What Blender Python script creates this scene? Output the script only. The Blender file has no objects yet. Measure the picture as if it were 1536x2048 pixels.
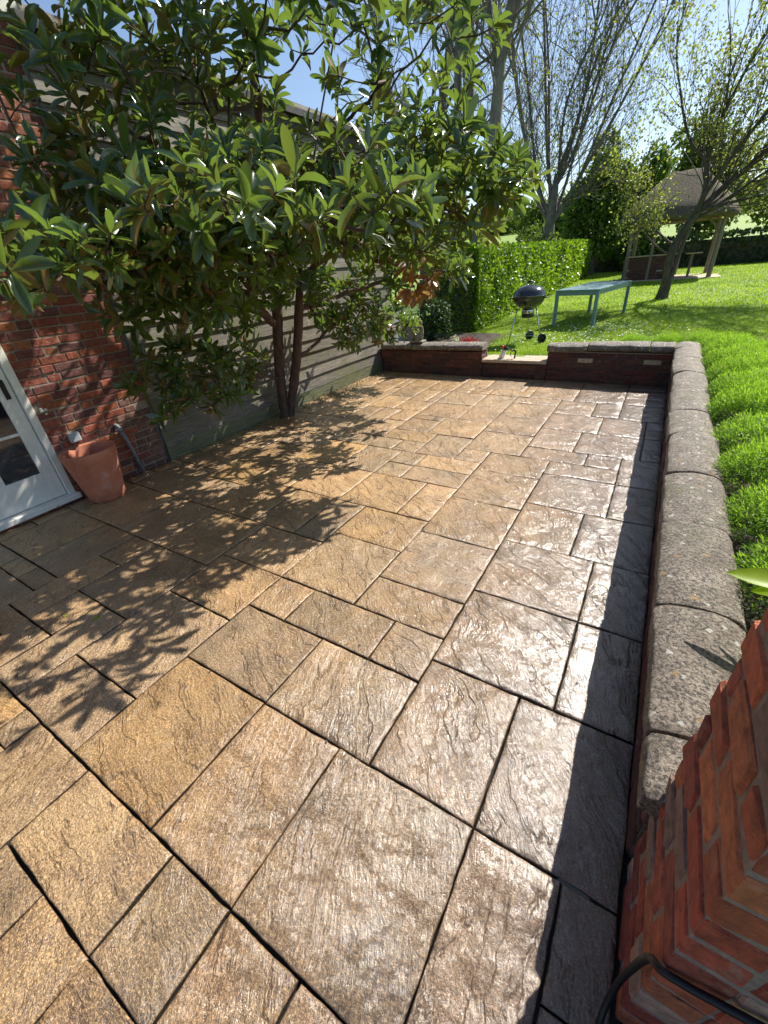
import bpy, math, random
import numpy as np
from mathutils import Vector, Matrix
random.seed(7); rng = np.random.default_rng(7)
sc = bpy.context.scene
COL = sc.collection
rad = math.radians

# ------------------------------------------------------------------ camera
cam = bpy.data.cameras.new('camera'); co = bpy.data.objects.new('camera', cam); COL.objects.link(co)
cam.sensor_fit = 'VERTICAL'; cam.sensor_height = 36.0; cam.lens = 824.14 / 2048 * 36
cam.clip_start = 0.02; cam.clip_end = 900
Rc = np.array([[0.85357216, 0.51579647, -0.07327048], [0.20977043, -0.46901121, -0.85791891], [-0.47687622, 0.71692572, -0.50853376]])
CAM = np.array([0.04457, -0.09787, 1.78226])
M = Matrix.Identity(4)
for i in range(3):
    M[i][0] = Rc[0][i]; M[i][1] = -Rc[1][i]; M[i][2] = -Rc[2][i]; M[i][3] = CAM[i]
co.matrix_world = M
sc.camera = co

# ------------------------------------------------------------------ sky, sun, exposure
SUN = Vector((0.38, 0.90, 1.0)).normalized()
w = bpy.data.worlds.new('World'); sc.world = w; w.use_nodes = True
nt = w.node_tree; nt.nodes.clear()
out = nt.nodes.new('ShaderNodeOutputWorld'); bg = nt.nodes.new('ShaderNodeBackground'); sky = nt.nodes.new('ShaderNodeTexSky')
sky.sky_type = 'NISHITA'; sky.sun_disc = False
sky.sun_elevation = math.asin(SUN.z); sky.sun_rotation = math.atan2(SUN.x, SUN.y)
sky.air_density = 1.0; sky.dust_density = 0.7; sky.ozone_density = 2.0
bg.inputs[1].default_value = 0.095
nt.links.new(sky.outputs[0], bg.inputs[0]); nt.links.new(bg.outputs[0], out.inputs[0])
sl = bpy.data.lights.new('sun', 'SUN'); sl.energy = 5.0; sl.angle = rad(0.5); sl.color = (1.0, 0.945, 0.86)
so = bpy.data.objects.new('sun', sl); COL.objects.link(so)
so.rotation_euler = (-SUN).to_track_quat('-Z', 'Y').to_euler()
sc.view_settings.view_transform = 'Standard'; sc.view_settings.look = 'None'
sc.view_settings.exposure = 0.78; sc.view_settings.gamma = 1.0

# ------------------------------------------------------------------ node helpers
class NT:
    def __init__(s, name):
        s.m = bpy.data.materials.new(name); s.m.use_nodes = True; s.t = s.m.node_tree; s.t.nodes.clear()
        s.out = s.n('OutputMaterial'); s.p = s.n('BsdfPrincipled'); s.l(s.p.outputs[0], s.out.inputs[0])
    def n(s, ty, **k):
        x = s.t.nodes.new('ShaderNode' + ty)
        for a, b in k.items(): setattr(x, a, b)
        return x
    def l(s, a, b): s.t.links.new(a, b)
    def put(s, inp, v):
        if hasattr(v, 'links') or isinstance(v, bpy.types.NodeSocket): s.l(v, inp)
        else:
            if isinstance(v, (tuple, list)) and len(v) == 3 and inp.type == 'RGBA': v = (*v, 1)
            inp.default_value = v
    def pos(s): return s.n('NewGeometry').outputs['Position']
    def attr(s, name): 
        a = s.n('Attribute'); a.attribute_name = name; return a
    def mapping(s, v, scale=(1, 1, 1), rot=(0, 0, 0), loc=(0, 0, 0)):
        m = s.n('Mapping'); s.l(v, m.inputs[0]); m.inputs['Scale'].default_value = scale; m.inputs['Rotation'].default_value = rot; m.inputs['Location'].default_value = loc
        return m.outputs[0]
    def noise(s, v, scale=5, detail=4, rough=.55, dist=0, col=False):
        x = s.n('TexNoise'); s.put(x.inputs['Vector'], v); x.inputs['Scale'].default_value = scale; x.inputs['Detail'].default_value = detail
        x.inputs['Roughness'].default_value = rough; x.inputs['Distortion'].default_value = dist
        return x.outputs[1 if col else 0]
    def vor(s, v, scale=5, feat='F1', outn=0):
        x = s.n('TexVoronoi', feature=feat); s.put(x.inputs['Vector'], v); x.inputs['Scale'].default_value = scale
        return x.outputs[outn]
    def math(s, op, a, b=0.0, c=0.0, clamp=False):
        x = s.n('Math', operation=op, use_clamp=clamp); s.put(x.inputs[0], a); s.put(x.inputs[1], b); s.put(x.inputs[2], c); return x.outputs[0]
    def mr(s, v, a, b, c=0., d=1., smooth=False):
        x = s.n('MapRange', interpolation_type='SMOOTHSTEP' if smooth else 'LINEAR'); s.put(x.inputs[0], v)
        for i, q in enumerate((a, b, c, d)): x.inputs[i + 1].default_value = q
        return x.outputs[0]
    def mix(s, f, a, b, mode='MIX'):
        x = s.n('Mix', data_type='RGBA', blend_type=mode, clamp_result=False); s.put(x.inputs[0], f); s.put(x.inputs[6], a); s.put(x.inputs[7], b); return x.outputs[2]
    def ramp(s, f, stops):
        x = s.n('ValToRGB'); s.put(x.inputs[0], f); e = x.color_ramp.elements
        while len(e) < len(stops): e.new(.5)
        for el, (p_, c) in zip(e, stops): el.position = p_; el.color = (*c, 1)
        return x.outputs[0]
    def vadd(s, a, b):
        x = s.n('VectorMath', operation='ADD'); s.put(x.inputs[0], a); s.put(x.inputs[1], b); return x.outputs[0]
    def vscale(s, a, k):
        x = s.n('VectorMath', operation='SCALE'); s.put(x.inputs[0], a); x.inputs['Scale'].default_value = k; return x.outputs[0]
    def bump(s, h, strength=.5, dist=.01, nrm=None):
        b = s.n('Bump'); s.put(b.inputs['Height'], h); s.put(b.inputs['Strength'], strength); b.inputs['Distance'].default_value = dist
        if nrm is not None: s.l(nrm, b.inputs['Normal'])
        return b.outputs[0]
    def set(s, base=None, rough=None, nrm=None, **k):
        if base is not None: s.put(s.p.inputs['Base Color'], base)
        if rough is not None: s.put(s.p.inputs['Roughness'], rough)
        if nrm is not None: s.l(nrm, s.p.inputs['Normal'])
        for a, b in k.items(): s.put(s.p.inputs[a.replace('_', ' ')], b)
        return s.m

def simple(name, col, rough=.5, metal=0., var=.15, scale=30, bump=.0, bd=.002, **k):
    t = NT(name); P = t.pos(); n = t.noise(P, scale, 4)
    c = t.mix(t.mr(n, .3, .7), tuple(x * (1 - var) for x in col), tuple(min(1, x * (1 + var)) for x in col))
    t.set(c, rough, Metallic=metal, **k)
    if bump: t.l(t.bump(n, bump, bd), t.p.inputs['Normal'])
    return t.m

# ------------------------------------------------------------------ materials
def m_stone():
    t = NT('riven_paving_stone'); at = t.attr('suv').outputs['Vector']; ac = t.attr('col').outputs['Color']; P = t.pos()
    sz = t.n('SeparateXYZ'); t.l(at, sz.inputs[0]); wnz = t.n('TexWhiteNoise'); wnz.noise_dimensions = '1D'; t.l(sz.outputs[2], wnz.inputs['W'])
    sr = t.n('SeparateColor'); t.l(wnz.outputs['Color'], sr.inputs[0]); r1, r2, r3 = sr.outputs
    # anisotropic flow noise cut into shallow terraces = riven layers; every slab has its own amount
    d = t.noise(at, 2.4, 4, .55, col=True); wv = t.vadd(at, t.vscale(d, .22))
    h = t.noise(t.mapping(wv, (1.0, 3.8, 1)), 1.0, 6, .58, .3)
    L = t.math('MULTIPLY', h, 7.0); fr = t.math('FRACT', L); st = t.mr(fr, .78, 1.0, smooth=True)
    mask = t.mr(t.math('ADD', t.noise(at, 2.0, 3), t.math('MULTIPLY', r1, .22)), .46, .58, smooth=True)
    ter = t.math('ADD', t.math('MULTIPLY', t.math('ADD', t.math('FLOOR', L), st), mask), t.math('MULTIPLY', L, t.math('SUBTRACT', 1.0, mask)))
    h2 = t.noise(t.mapping(wv, (1.0, 7.5, 1), (0, 0, .25)), 6.0, 6, .68, .25)
    grain = t.noise(P, 135, 4, .85); g2 = t.noise(P, 80, 5, .75); g3 = t.noise(t.mapping(wv, (1, 3, 1)), 30, 5, .7)
    pits = t.mr(t.vor(t.vadd(P, t.vscale(d, .01)), 120), .10, .30)
    big = t.noise(at, 3.1, 6, .65)
    wn = t.mr(t.noise(at, 5.5, 7, .72, .3), .36, .66)
    m = lambda k: t.mix(1, ac, k, 'MULTIPLY')
    c = t.mix(wn, m((.74, .62, .50)), m((1.15, 1.10, 1.0)))
    c = t.mix(t.mr(t.noise(at, 1.3, 3), .45, .62), c, t.mix(1, c, (.82, .86, .92), 'MULTIPLY'))
    c = t.mix(t.math('MULTIPLY', t.mr(t.math('ADD', big, t.math('MULTIPLY', r2, .16)), .54, .74), .85), c, m((.36, .34, .31)))
    c = t.mix(t.math('MULTIPLY', t.mr(g2, .52, .68), .6), c, m((1.7, 1.65, 1.6)))
    c = t.mix(t.math('MULTIPLY', t.mr(g2, .48, .36), .8), c, m((.30, .24, .18)))
    c = t.mix(t.math('MULTIPLY', t.mr(grain, .53, .63), .75), c, m((2.3, 2.15, 1.95)))
    c = t.mix(t.math('MULTIPLY', t.mr(grain, .47, .38), .8), c, m((.24, .19, .14)))
    crack = t.math('MULTIPLY', t.math('MULTIPLY', t.mr(fr, .86, .93), t.mr(fr, 1.0, .96)), t.math('MULTIPLY', mask, t.mr(g3, .40, .56)))
    c = t.mix(t.math('MULTIPLY', crack, .8), c, m((.25, .19, .13)))
    c = t.mix(t.math('MULTIPLY', t.mr(t.noise(t.mapping(wv, (1, 6, 1)), 9, 4, .6), .62, .70), .45), c, m((1.9, 1.85, 1.7)))
    c = t.mix(t.math('MULTIPLY', t.mr(t.noise(P, 50, 2), .69, .75), .85), c, (.02, .017, .014))
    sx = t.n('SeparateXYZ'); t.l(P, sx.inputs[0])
    wet_glare = t.mr(t.math('ADD', sx.outputs[0], t.math('MULTIPLY', t.noise(P, 1.1, 4), 2.0)), -.75, 1.45, smooth=True)
    c = t.mix(wet_glare, c, t.mix(1, c, (.39, .375, .36), 'MULTIPLY'))  # darker to the right: wet stone, deepened in colour to heighten sun glare
    und = t.noise(wv, 6.0, 3, .5)
    n1 = t.bump(und, 1.0, .030)
    n1 = t.bump(ter, .9, .0075, n1)
    n1 = t.bump(h2, t.mr(r3, 0, 1, .55, 1.0), .0125, n1)
    n2 = t.bump(t.math('ADD', t.math('ADD', t.math('MULTIPLY', g2, 1.2), t.math('MULTIPLY', grain, .9)), t.math('ADD', g3, t.math('MULTIPLY', pits, .35))), 1.0, .0045, n1)
    n3 = t.bump(t.math('ADD', t.math('MULTIPLY', g2, .7), t.math('ADD', g3, t.math('MULTIPLY', grain, .35))), 1.0, .0019, n1)
    pud = t.mr(t.noise(at, 2.3, 4, .6), .50, .62)
    ro = t.mr(t.noise(at, 7, 5, .7), .3, .75, .34, .48)
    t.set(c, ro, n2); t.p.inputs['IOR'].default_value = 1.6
    t.put(t.p.inputs['Coat Weight'], t.math('ADD', t.math('MULTIPLY', wet_glare, .45), .55)); t.put(t.p.inputs['Coat Roughness'], t.math('SUBTRACT', .235, t.math('MULTIPLY', pud, .10))); t.put(t.p.inputs['Coat IOR'], t.math('ADD', t.math('MULTIPLY', wet_glare, .40), 1.60))
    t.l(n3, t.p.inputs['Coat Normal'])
    return t.m
def m_joint():
    t = NT('dark_joint_grit'); P = t.pos(); n = t.noise(P, 180, 4, .7)
    t.set(t.mix(t.mr(n, .35, .7), (.006, .005, .004), (.035, .028, .02)), .5, t.bump(n, 1, .006)); return t.m
def m_brick(name='old_brick', bs=1.0):
    t = NT(name); P = t.pos(); c = t.attr('col').outputs['Color']
    n = t.noise(P, 26, 6, .65, .4); f = t.noise(P, 160, 4, .7)
    c1 = t.mix(t.mr(n, .35, .7), t.mix(1, c, (.55, .5, .5), 'MULTIPLY'), t.mix(1, c, (1.2, 1.15, 1.1), 'MULTIPLY'))
    c1 = t.mix(t.math('MULTIPLY', t.mr(t.noise(P, 11, 5, .7, .6), .60, .72), .55), c1, (.36, .29, .24))
    c1 = t.mix(t.math('MULTIPLY', t.mr(f, .62, .7), .5), c1, (.45, .38, .33))
    h = t.math('ADD', t.math('MULTIPLY', n, 1.4), t.math('MULTIPLY', f, .35))
    t.set(c1, .78, t.bump(h, .9 * bs, .006)); return t.m
def m_mortar(name, a, b):
    t = NT(name); P = t.pos(); n = t.noise(P, 40, 5, .7); f = t.noise(P, 260, 3, .7)
    t.set(t.mix(t.mr(n, .3, .7), a, b), .9, t.bump(t.math('ADD', n, f), .8, .004)); return t.m
def m_coping():
    t = NT('weathered_coping_stone'); P = t.pos(); n = t.noise(P, 9, 6, .65); f = t.noise(P, 75, 5, .72, .5); g = t.noise(P, 260, 3, .7)
    c = t.mix(t.mr(n, .35, .68), (.23, .185, .14), (.47, .395, .31))
    c = t.mix(t.math('MULTIPLY', t.mr(f, .56, .42), .9), c, (.035, .029, .024))
    c = t.mix(t.math('MULTIPLY', t.mr(g, .55, .75), .6), c, (.5, .44, .36))
    # lichen spots
    dv = t.vadd(P, t.vscale(t.noise(P, 60, 3, col=True), .03))
    v = t.vor(dv, 23); rn = t.vor(dv, 23, outn=1)
    sp = t.n('SeparateColor'); t.l(rn, sp.inputs[0])
    wsp = t.math('MULTIPLY', t.mr(v, .28, .22), t.mr(sp.outputs[0], .70, .74))
    c = t.mix(t.math('MULTIPLY', wsp, .9), c, (.62, .60, .54))
    v2 = t.vor(t.vadd(dv, (3.1, 1.7, .4)), 17); rn2 = t.vor(t.vadd(dv, (3.1, 1.7, .4)), 17, outn=1)
    sp2 = t.n('SeparateColor'); t.l(rn2, sp2.inputs[0])
    c = t.mix(t.math('MULTIPLY', t.math('MULTIPLY', t.mr(v2, .3, .2), t.mr(sp2.outputs[0], .86, .88)), .6), c, (.46, .27, .08))
    c = t.mix(t.math('MULTIPLY', t.mr(t.noise(P, 3.2, 4), .52, .68), .35), c, (.13, .14, .05))
    h = t.math('ADD', t.math('MULTIPLY', f, 1.3), t.math('ADD', t.math('MULTIPLY', g, .4), n))
    t.set(c, .55, t.bump(h, 1, .016)); return t.m
def m_timber():
    t = NT('weathered_oak_boards'); P = t.pos(); c0 = t.attr('col').outputs['Color']
    g = t.noise(t.mapping(P, (1, .06, 1)), 75, 6, .7, .3); n = t.noise(P, 2.2, 5, .65); k = t.noise(t.mapping(P, (1, .25, 1)), 9, 4, .6)
    c = t.mix(t.mr(g, .33, .70), (.060, .052, .042), (.27, .245, .205))
    c = t.mix(1, c, c0, 'MULTIPLY')
    c = t.mix(t.math('MULTIPLY', t.mr(n, .50, .66), .75), c, (.11, .12, .04))       # algae
    c = t.mix(t.math('MULTIPLY', t.mr(k, .60, .75), .5), c, (.05, .04, .03))
    t.set(c, .72, t.bump(g, .9, .004)); return t.m
def m_leaf(name, top, top2, back, rough=.28, trans=.5, coat=0.2):
    t = NT(name); c0 = t.attr('col').outputs['Color']; sp = t.n('SeparateColor'); t.l(c0, sp.inputs[0]); P = t.pos()
    c = t.mix(sp.outputs[0], top, top2)
    c = t.mix(t.math('MULTIPLY', t.mr(t.noise(P, 35, 3), .55, .75), .35), c, tuple(x * 1.7 for x in top2))
    bf = t.n('NewGeometry').outputs['Backfacing']
    cc = t.mix(bf, c, t.mix(sp.outputs[1], back, tuple(x * 1.1 for x in top2)))
    t.set(cc, t.math('ADD', t.math('MULTIPLY', bf, .35), rough)); t.p.inputs['Coat Weight'].default_value = coat; t.p.inputs['Coat Roughness'].default_value = .12
    tr = t.n('BsdfTranslucent'); t.put(tr.inputs[0], t.mix(.5, tuple(min(1, x * 4.2) for x in top2), (.30, .36, .03)))
    mx = t.n('MixShader'); mx.inputs[0].default_value = trans; t.l(t.p.outputs[0], mx.inputs[1]); t.l(tr.outputs[0], mx.inputs[2]); t.l(mx.outputs[0], t.out.inputs[0])
    return t.m
def m_green(name, a, b, trans=.35, rough=.6, tcol=None):
    t = NT(name); c0 = t.attr('col').outputs['Color']; sp = t.n('SeparateColor'); t.l(c0, sp.inputs[0])
    c = t.mix(sp.outputs[0], a, b); t.set(c, rough)
    tr = t.n('BsdfTranslucent'); t.put(tr.inputs[0], t.mix(1, c, tcol or (2.0, 2.0, 1.2), 'MULTIPLY'))
    mx = t.n('MixShader'); mx.inputs[0].default_value = trans; t.l(t.p.outputs[0], mx.inputs[1]); t.l(tr.outputs[0], mx.inputs[2]); t.l(mx.outputs[0], t.out.inputs[0])
    return t.m
def m_bark(name, a, b, sc_=14, st=(1, 1, .3), gr=None):
    t = NT(name); P = t.pos(); n = t.noise(t.mapping(P, st), sc_, 6, .7, .5)
    c = t.mix(t.mr(n, .32, .68), a, b)
    if gr: c = t.mix(t.math('MULTIPLY', t.mr(t.noise(P, 3, 4), .5, .7), .6), c, gr)
    t.set(c, .8, t.bump(n, .8, .01)); return t.m
def m_lawn():
    t = NT('lawn_turf'); P = t.pos(); n = t.noise(P, .6, 5, .6); f = t.noise(t.mapping(P, (1, .5, 1)), 9, 5, .7); g = t.noise(P, 90, 3, .7)
    c = t.mix(t.mr(n, .35, .65), (.13, .215, .010), (.20, .30, .016))
    c = t.mix(t.math('MULTIPLY', t.mr(f, .4, .7), .6), c, (.20, .31, .022))
    c = t.mix(t.math('MULTIPLY', t.mr(g, .5, .3), .6), c, (.05, .11, .008))
    t.set(c, .8, t.bump(t.math('ADD', f, g), .8, .02)); return t.m
def m_soil():
    t = NT('dark_garden_soil'); P = t.pos(); n = t.noise(P, 14, 6, .7); v = t.noise(P, 70, 4, .7)
    t.set(t.mix(t.mr(n, .35, .7), (.022, .015, .010), (.11, .08, .055)), .9, t.bump(t.math('ADD', n, v), 1, .02)); return t.m
def m_white_paint():
    t = NT('cream_door_paint'); P = t.pos(); n = t.noise(t.mapping(P, (1, 1, .3)), 30, 5, .6); z = t.n('SeparateXYZ'); t.l(P, z.inputs[0])
    c = t.mix(t.mr(n, .4, .7), (.72, .70, .62), (.80, .78, .71))
    chip = t.math('MULTIPLY', t.mr(t.noise(t.mapping(P, (1, .5, 1)), 38, 4, .7), .63, .66), t.mr(z.outputs[2], .14, .05))
    c = t.mix(chip, c, (.16, .13, .10))
    c = t.mix(t.math('MULTIPLY', t.mr(t.noise(P, 6, 4), .5, .75), .3), c, (.5, .47, .38))
    t.set(c, .42, t.bump(n, .15, .002)); return t.m
def m_thatch():
    t = NT('old_thatch'); P = t.pos(); n = t.noise(t.mapping(P, (1, 1, .25)), 18, 6, .7); k = t.noise(P, 2.5, 4)
    c = t.mix(t.mr(n, .3, .7), (.05, .038, .028), (.18, .14, .095)); c = t.mix(t.mr(k, .45, .65), c, (.11, .11, .04))
    t.set(c, .95, t.bump(n, 1, .05)); return t.m
def m_terracotta():
    t = NT('terracotta'); P = t.pos(); n = t.noise(P, 9, 6, .65); f = t.noise(P, 120, 3, .6)
    c = t.mix(t.mr(n, .3, .65), (.40, .125, .062), (.55, .20, .115))
    c = t.mix(t.math('MULTIPLY', t.mr(t.noise(P, 5, 5, .7), .56, .72), .5), c, (.60, .42, .36))
    c = t.mix(t.math('MULTIPLY', t.mr(f, .62, .72), .4), c, (.2, .09, .05))
    t.set(c, .7, t.bump(t.math('ADD', n, f), .3, .003)); return t.m

MS = m_stone(); MJ = m_joint(); MBR = m_brick(); MCO = m_coping(); MTI = m_timber()
MMO = m_mortar('lime_mortar', (.20, .16, .12), (.36, .31, .25)); MMOD = m_mortar('dark_wall_mortar', (.07, .055, .045), (.17, .14, .11))
MLF = m_leaf('magnolia_leaf', (.013, .040, .013), (.048, .098, .016), (.15, .080, .022), .23, .28, .5)
MLB = m_leaf('dead_magnolia_leaf', (.11, .045, .025), (.22, .09, .04), (.15, .07, .04), .40, .28, 0.1)
MHG = m_green('hedge_leaf', (.06, .13, .008), (.24, .36, .02), .4, .42)
MEV = m_green('evergreen_leaf', (.012, .035, .008), (.05, .10, .015), .2, .6)
MEV2 = m_green('dense_tree_leaf', (.028, .065, .012), (.12, .20, .025), .3, .6)
MSH = m_green('light_shrub_leaf', (.045, .085, .012), (.14, .19, .03), .35, .6)
MYL = m_green('young_leaf', (.10, .13, .018), (.24, .26, .045), .45, .5)
MPK = m_green('orchard_leaf', (.13, .13, .045), (.22, .28, .06), .45, .5)
MLV = m_green('lavender_leaf', (.075, .17, .02), (.27, .43, .045), .4, .5)
MDR = m_green('dry_stem', (.10, .075, .05), (.24, .20, .13), .2, .8)
MGR = m_green('grass_blade', (.11, .20, .006), (.31, .42, .02), .4, .5)
MSPG = m_green('sprig_leaf', (.22, .34, .01), (.30, .42, .015), .45, .4)
MRED = m_green('red_petal', (.45, .01, .02), (.6, .03, .04), .3, .5, (1.5, 1, 1))
MWHT = m_green('white_petal', (.7, .7, .66), (.85, .85, .8), .2, .6, (1, 1, 1))
MBK = m_bark('magnolia_bark', (.032, .020, .015), (.125, .075, .055), 22, (1, 1, .35))
MBG = m_bark('grey_bark', (.09, .082, .075), (.26, .24, .215), 6, (1, 1, .4), (.10, .12, .05))
MBG2 = m_bark('grey_brown_bark', (.06, .053, .046), (.20, .18, .16), 6, (1, 1, .4))
MBD = m_bark('dark_bark', (.035, .028, .022), (.12, .10, .08), 10)
MLN = m_lawn(); MSO = m_soil(); MWP = m_white_paint(); MTH = m_thatch(); MTC = m_terracotta()
MIR = simple('black_iron', (.012, .012, .013), .45, .3, .2, 60, .3)
MGL = simple('dark_window_glass', (.012, .014, .016), .04, 0, .1, 3); MGL.node_tree.nodes['Principled BSDF'].inputs['IOR'].default_value = 1.9
MPL = simple('grey_plastic', (.42, .46, .48), .4, 0, .06, 20)
MPG = simple('grey_pipe', (.17, .18, .19), .5, 0, .25, 25, .2)
MTL = simple('teal_paint', (.17, .29, .30), .42, 0, .14, 16, .15)
MEN = simple('black_enamel', (.022, .025, .030), .16, 0, .1, 8, Coat_Weight=.6, Coat_Roughness=.05)
MCH = simple('brushed_metal', (.62, .63, .64), .28, 1, .1, 40)
MBP = simple('black_plastic', (.014, .014, .015), .4, 0, .2, 40)
MRP = simple('red_plastic', (.55, .02, .015), .35, 0, .1, 30)
MWB = simple('white_bottle', (.78, .77, .72), .35, 0, .04, 20)
MFS = simple('dark_roof_tile', (.020, .019, .020), .55, 0, .3, 12, .4, .01)
MPO = simple('aged_post_timber', (.20, .165, .13), .8, 0, .3, 22, .5, .006)
MSB = simple('pale_step_stone', (.48, .38, .27), .6, 0, .22, 14, .6, .005)
MST = simple('statue_stone', (.22, .20, .15), .85, 0, .35, 22, .8, .008)
MCB = simple('black_cable', (.006, .006, .007), .5, 0, .15, 50)
MRG = simple('grey_render', (.26, .26, .26), .85, 0, .2, 8, .4, .006)
MLB2 = simple('sticker_white', (.75, .75, .75), .4, 0, .05, 20)

# ------------------------------------------------------------------ mesh helpers
class MB:
    def __init__(s): s.v = []; s.f3 = []; s.f4 = []; s.c3 = []; s.c4 = []; s.n = 0; s.fm3 = []; s.fm4 = []
    def add(s, v, f, col=(.5, .5, .5), mi=0):
        v = np.asarray(v, float).reshape(-1, 3); f = np.asarray(f, int)
        c = np.asarray(col, float)
        if c.ndim == 1: c = np.broadcast_to(c, (len(f), 3))
        if f.shape[1] == 3: s.f3.append(f + s.n); s.c3.append(c); s.fm3.append(np.full(len(f), mi))
        else: s.f4.append(f + s.n); s.c4.append(c); s.fm4.append(np.full(len(f), mi))
        s.v.append(v); s.n += len(v)
    def build(s, name, mat, parent=None, smooth=False, suv=None):
        V = np.concatenate(s.v); me = bpy.data.meshes.new(name)
        f4 = np.concatenate(s.f4) if s.f4 else np.zeros((0, 4), int); f3 = np.concatenate(s.f3) if s.f3 else np.zeros((0, 3), int)
        nf = len(f4) + len(f3); me.vertices.add(len(V)); me.vertices.foreach_set('co', V.astype(np.float32).ravel())
        li = np.concatenate([f4.ravel(), f3.ravel()]); me.loops.add(len(li)); me.loops.foreach_set('vertex_index', li.astype(np.int32))
        tot = np.concatenate([np.full(len(f4), 4), np.full(len(f3), 3)]); st = np.concatenate([[0], np.cumsum(tot)[:-1]])
        me.polygons.add(nf); me.polygons.foreach_set('loop_start', st.astype(np.int32)); me.polygons.foreach_set('loop_total', tot.astype(np.int32))
        me.polygons.foreach_set('use_smooth', np.full(nf, smooth))
        C = np.concatenate(s.c4 + s.c3); a = me.attributes.new('col', 'FLOAT_COLOR', 'FACE')
        a.data.foreach_set('color', np.concatenate([C, np.ones((nf, 1))], 1).astype(np.float32).ravel())
        mi = np.concatenate(s.fm4 + s.fm3); me.polygons.foreach_set('material_index', mi.astype(np.int32))
        if suv is not None:
            a = me.attributes.new('suv', 'FLOAT_VECTOR', 'POINT'); a.data.foreach_set('vector', np.asarray(suv, np.float32).ravel())
        me.update(calc_edges=True); me.validate()
        for m_ in (mat if isinstance(mat, (list, tuple)) else [mat]): me.materials.append(m_)
        o = bpy.data.objects.new(name, me); COL.objects.link(o)
        if parent is not None: o.parent = parent; o.matrix_parent_inverse = Matrix.Translation(parent.location).inverted() if parent.type == 'EMPTY' else Matrix.Identity(4)
        return o
def tag(o, label=None, cat=None, group=None, kind=None):
    for k, v in (('label', label), ('category', cat), ('group', group), ('kind', kind)):
        if v: o[k] = v
    return o
def thing(name, label, cat, loc=(0, 0, 0), group=None):
    o = bpy.data.objects.new(name, None); COL.objects.link(o); o.location = loc; o.empty_display_size = .1
    return tag(o, label, cat, group)
BOXF = [(0, 3, 2, 1), (4, 5, 6, 7), (0, 1, 5, 4), (1, 2, 6, 5), (2, 3, 7, 6), (3, 0, 4, 7)]
def box(mb, a, b, col=(.5, .5, .5), bev=0.0, jit=0.0, mi=0):
    a = np.array(a, float); b = np.array(b, float)
    if bev <= 0:
        v = np.array([[x, y, z] for z in (a[2], b[2]) for x, y in ((a[0], a[1]), (b[0], a[1]), (b[0], b[1]), (a[0], b[1]))])
        mb.add(v, BOXF, col, mi); return
    # bevelled box: 24 verts
    c = (a + b) / 2; h = (b - a) / 2; e = np.minimum(bev, h * .45)
    V = []; idx = {}
    for sx in (-1, 1):
        for sy in (-1, 1):
            for sz in (-1, 1):
                s_ = np.array([sx, sy, sz])
                for ax in range(3):
                    p = s_ * (h - e); p[ax] = s_[ax] * h[ax]; idx[(sx, sy, sz, ax)] = len(V); V.append(c + p)
    V = np.array(V)
    if jit: V += rng.normal(0, jit, V.shape)
    F = []
    for ax in range(3):
        o1, o2 = [(1, 2), (2, 0), (0, 1)][ax]
        for s_ in (-1, 1):
            q = []
            for (u, v) in ((-1, -1), (1, -1), (1, 1), (-1, 1)):
                k = [0, 0, 0]; k[ax] = s_; k[o1] = u; k[o2] = v; q.append(idx[(*k, ax)])
            F.append(q if s_ > 0 else q[::-1])
    for ax in range(3):   # edges parallel to ax
        o1, o2 = [(1, 2), (2, 0), (0, 1)][ax]
        for u in (-1, 1):
            for v in (-1, 1):
                k = [0, 0, 0]; k[o1] = u; k[o2] = v
                k0 = list(k); k0[ax] = -1; k1 = list(k); k1[ax] = 1
                q = [idx[(*k0, o1)], idx[(*k1, o1)], idx[(*k1, o2)], idx[(*k0, o2)]]
                F.append(q if u * v < 0 else q[::-1])
    T = []
    for sx in (-1, 1):
        for sy in (-1, 1):
            for sz in (-1, 1):
                q = [idx[(sx, sy, sz, i)] for i in range(3)]; T.append(q if sx * sy * sz > 0 else q[::-1])
    mb.add(V, F, col, mi); base = mb.n - len(V)
    mb.f3.append(np.array(T) + base); mb.c3.append(np.broadcast_to(np.asarray(col, float), (8, 3))); mb.fm3.append(np.full(8, mi))
def obox(mb, c, ax, ay, az, h, col=(.5, .5, .5), bev=.0):
    t = MB(); box(t, [-h[0], -h[1], -h[2]], h, col, bev)
    A = np.stack([ax, ay, az], 0); v = np.concatenate(t.v) @ A + np.array(c)
    base = mb.n; mb.v.append(v); mb.n += len(v)
    for f in t.f4: mb.f4.append(f + base)
    for f in t.f3: mb.f3.append(f + base)
    mb.c4 += t.c4; mb.c3 += t.c3; mb.fm4 += t.fm4; mb.fm3 += t.fm3
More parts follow.
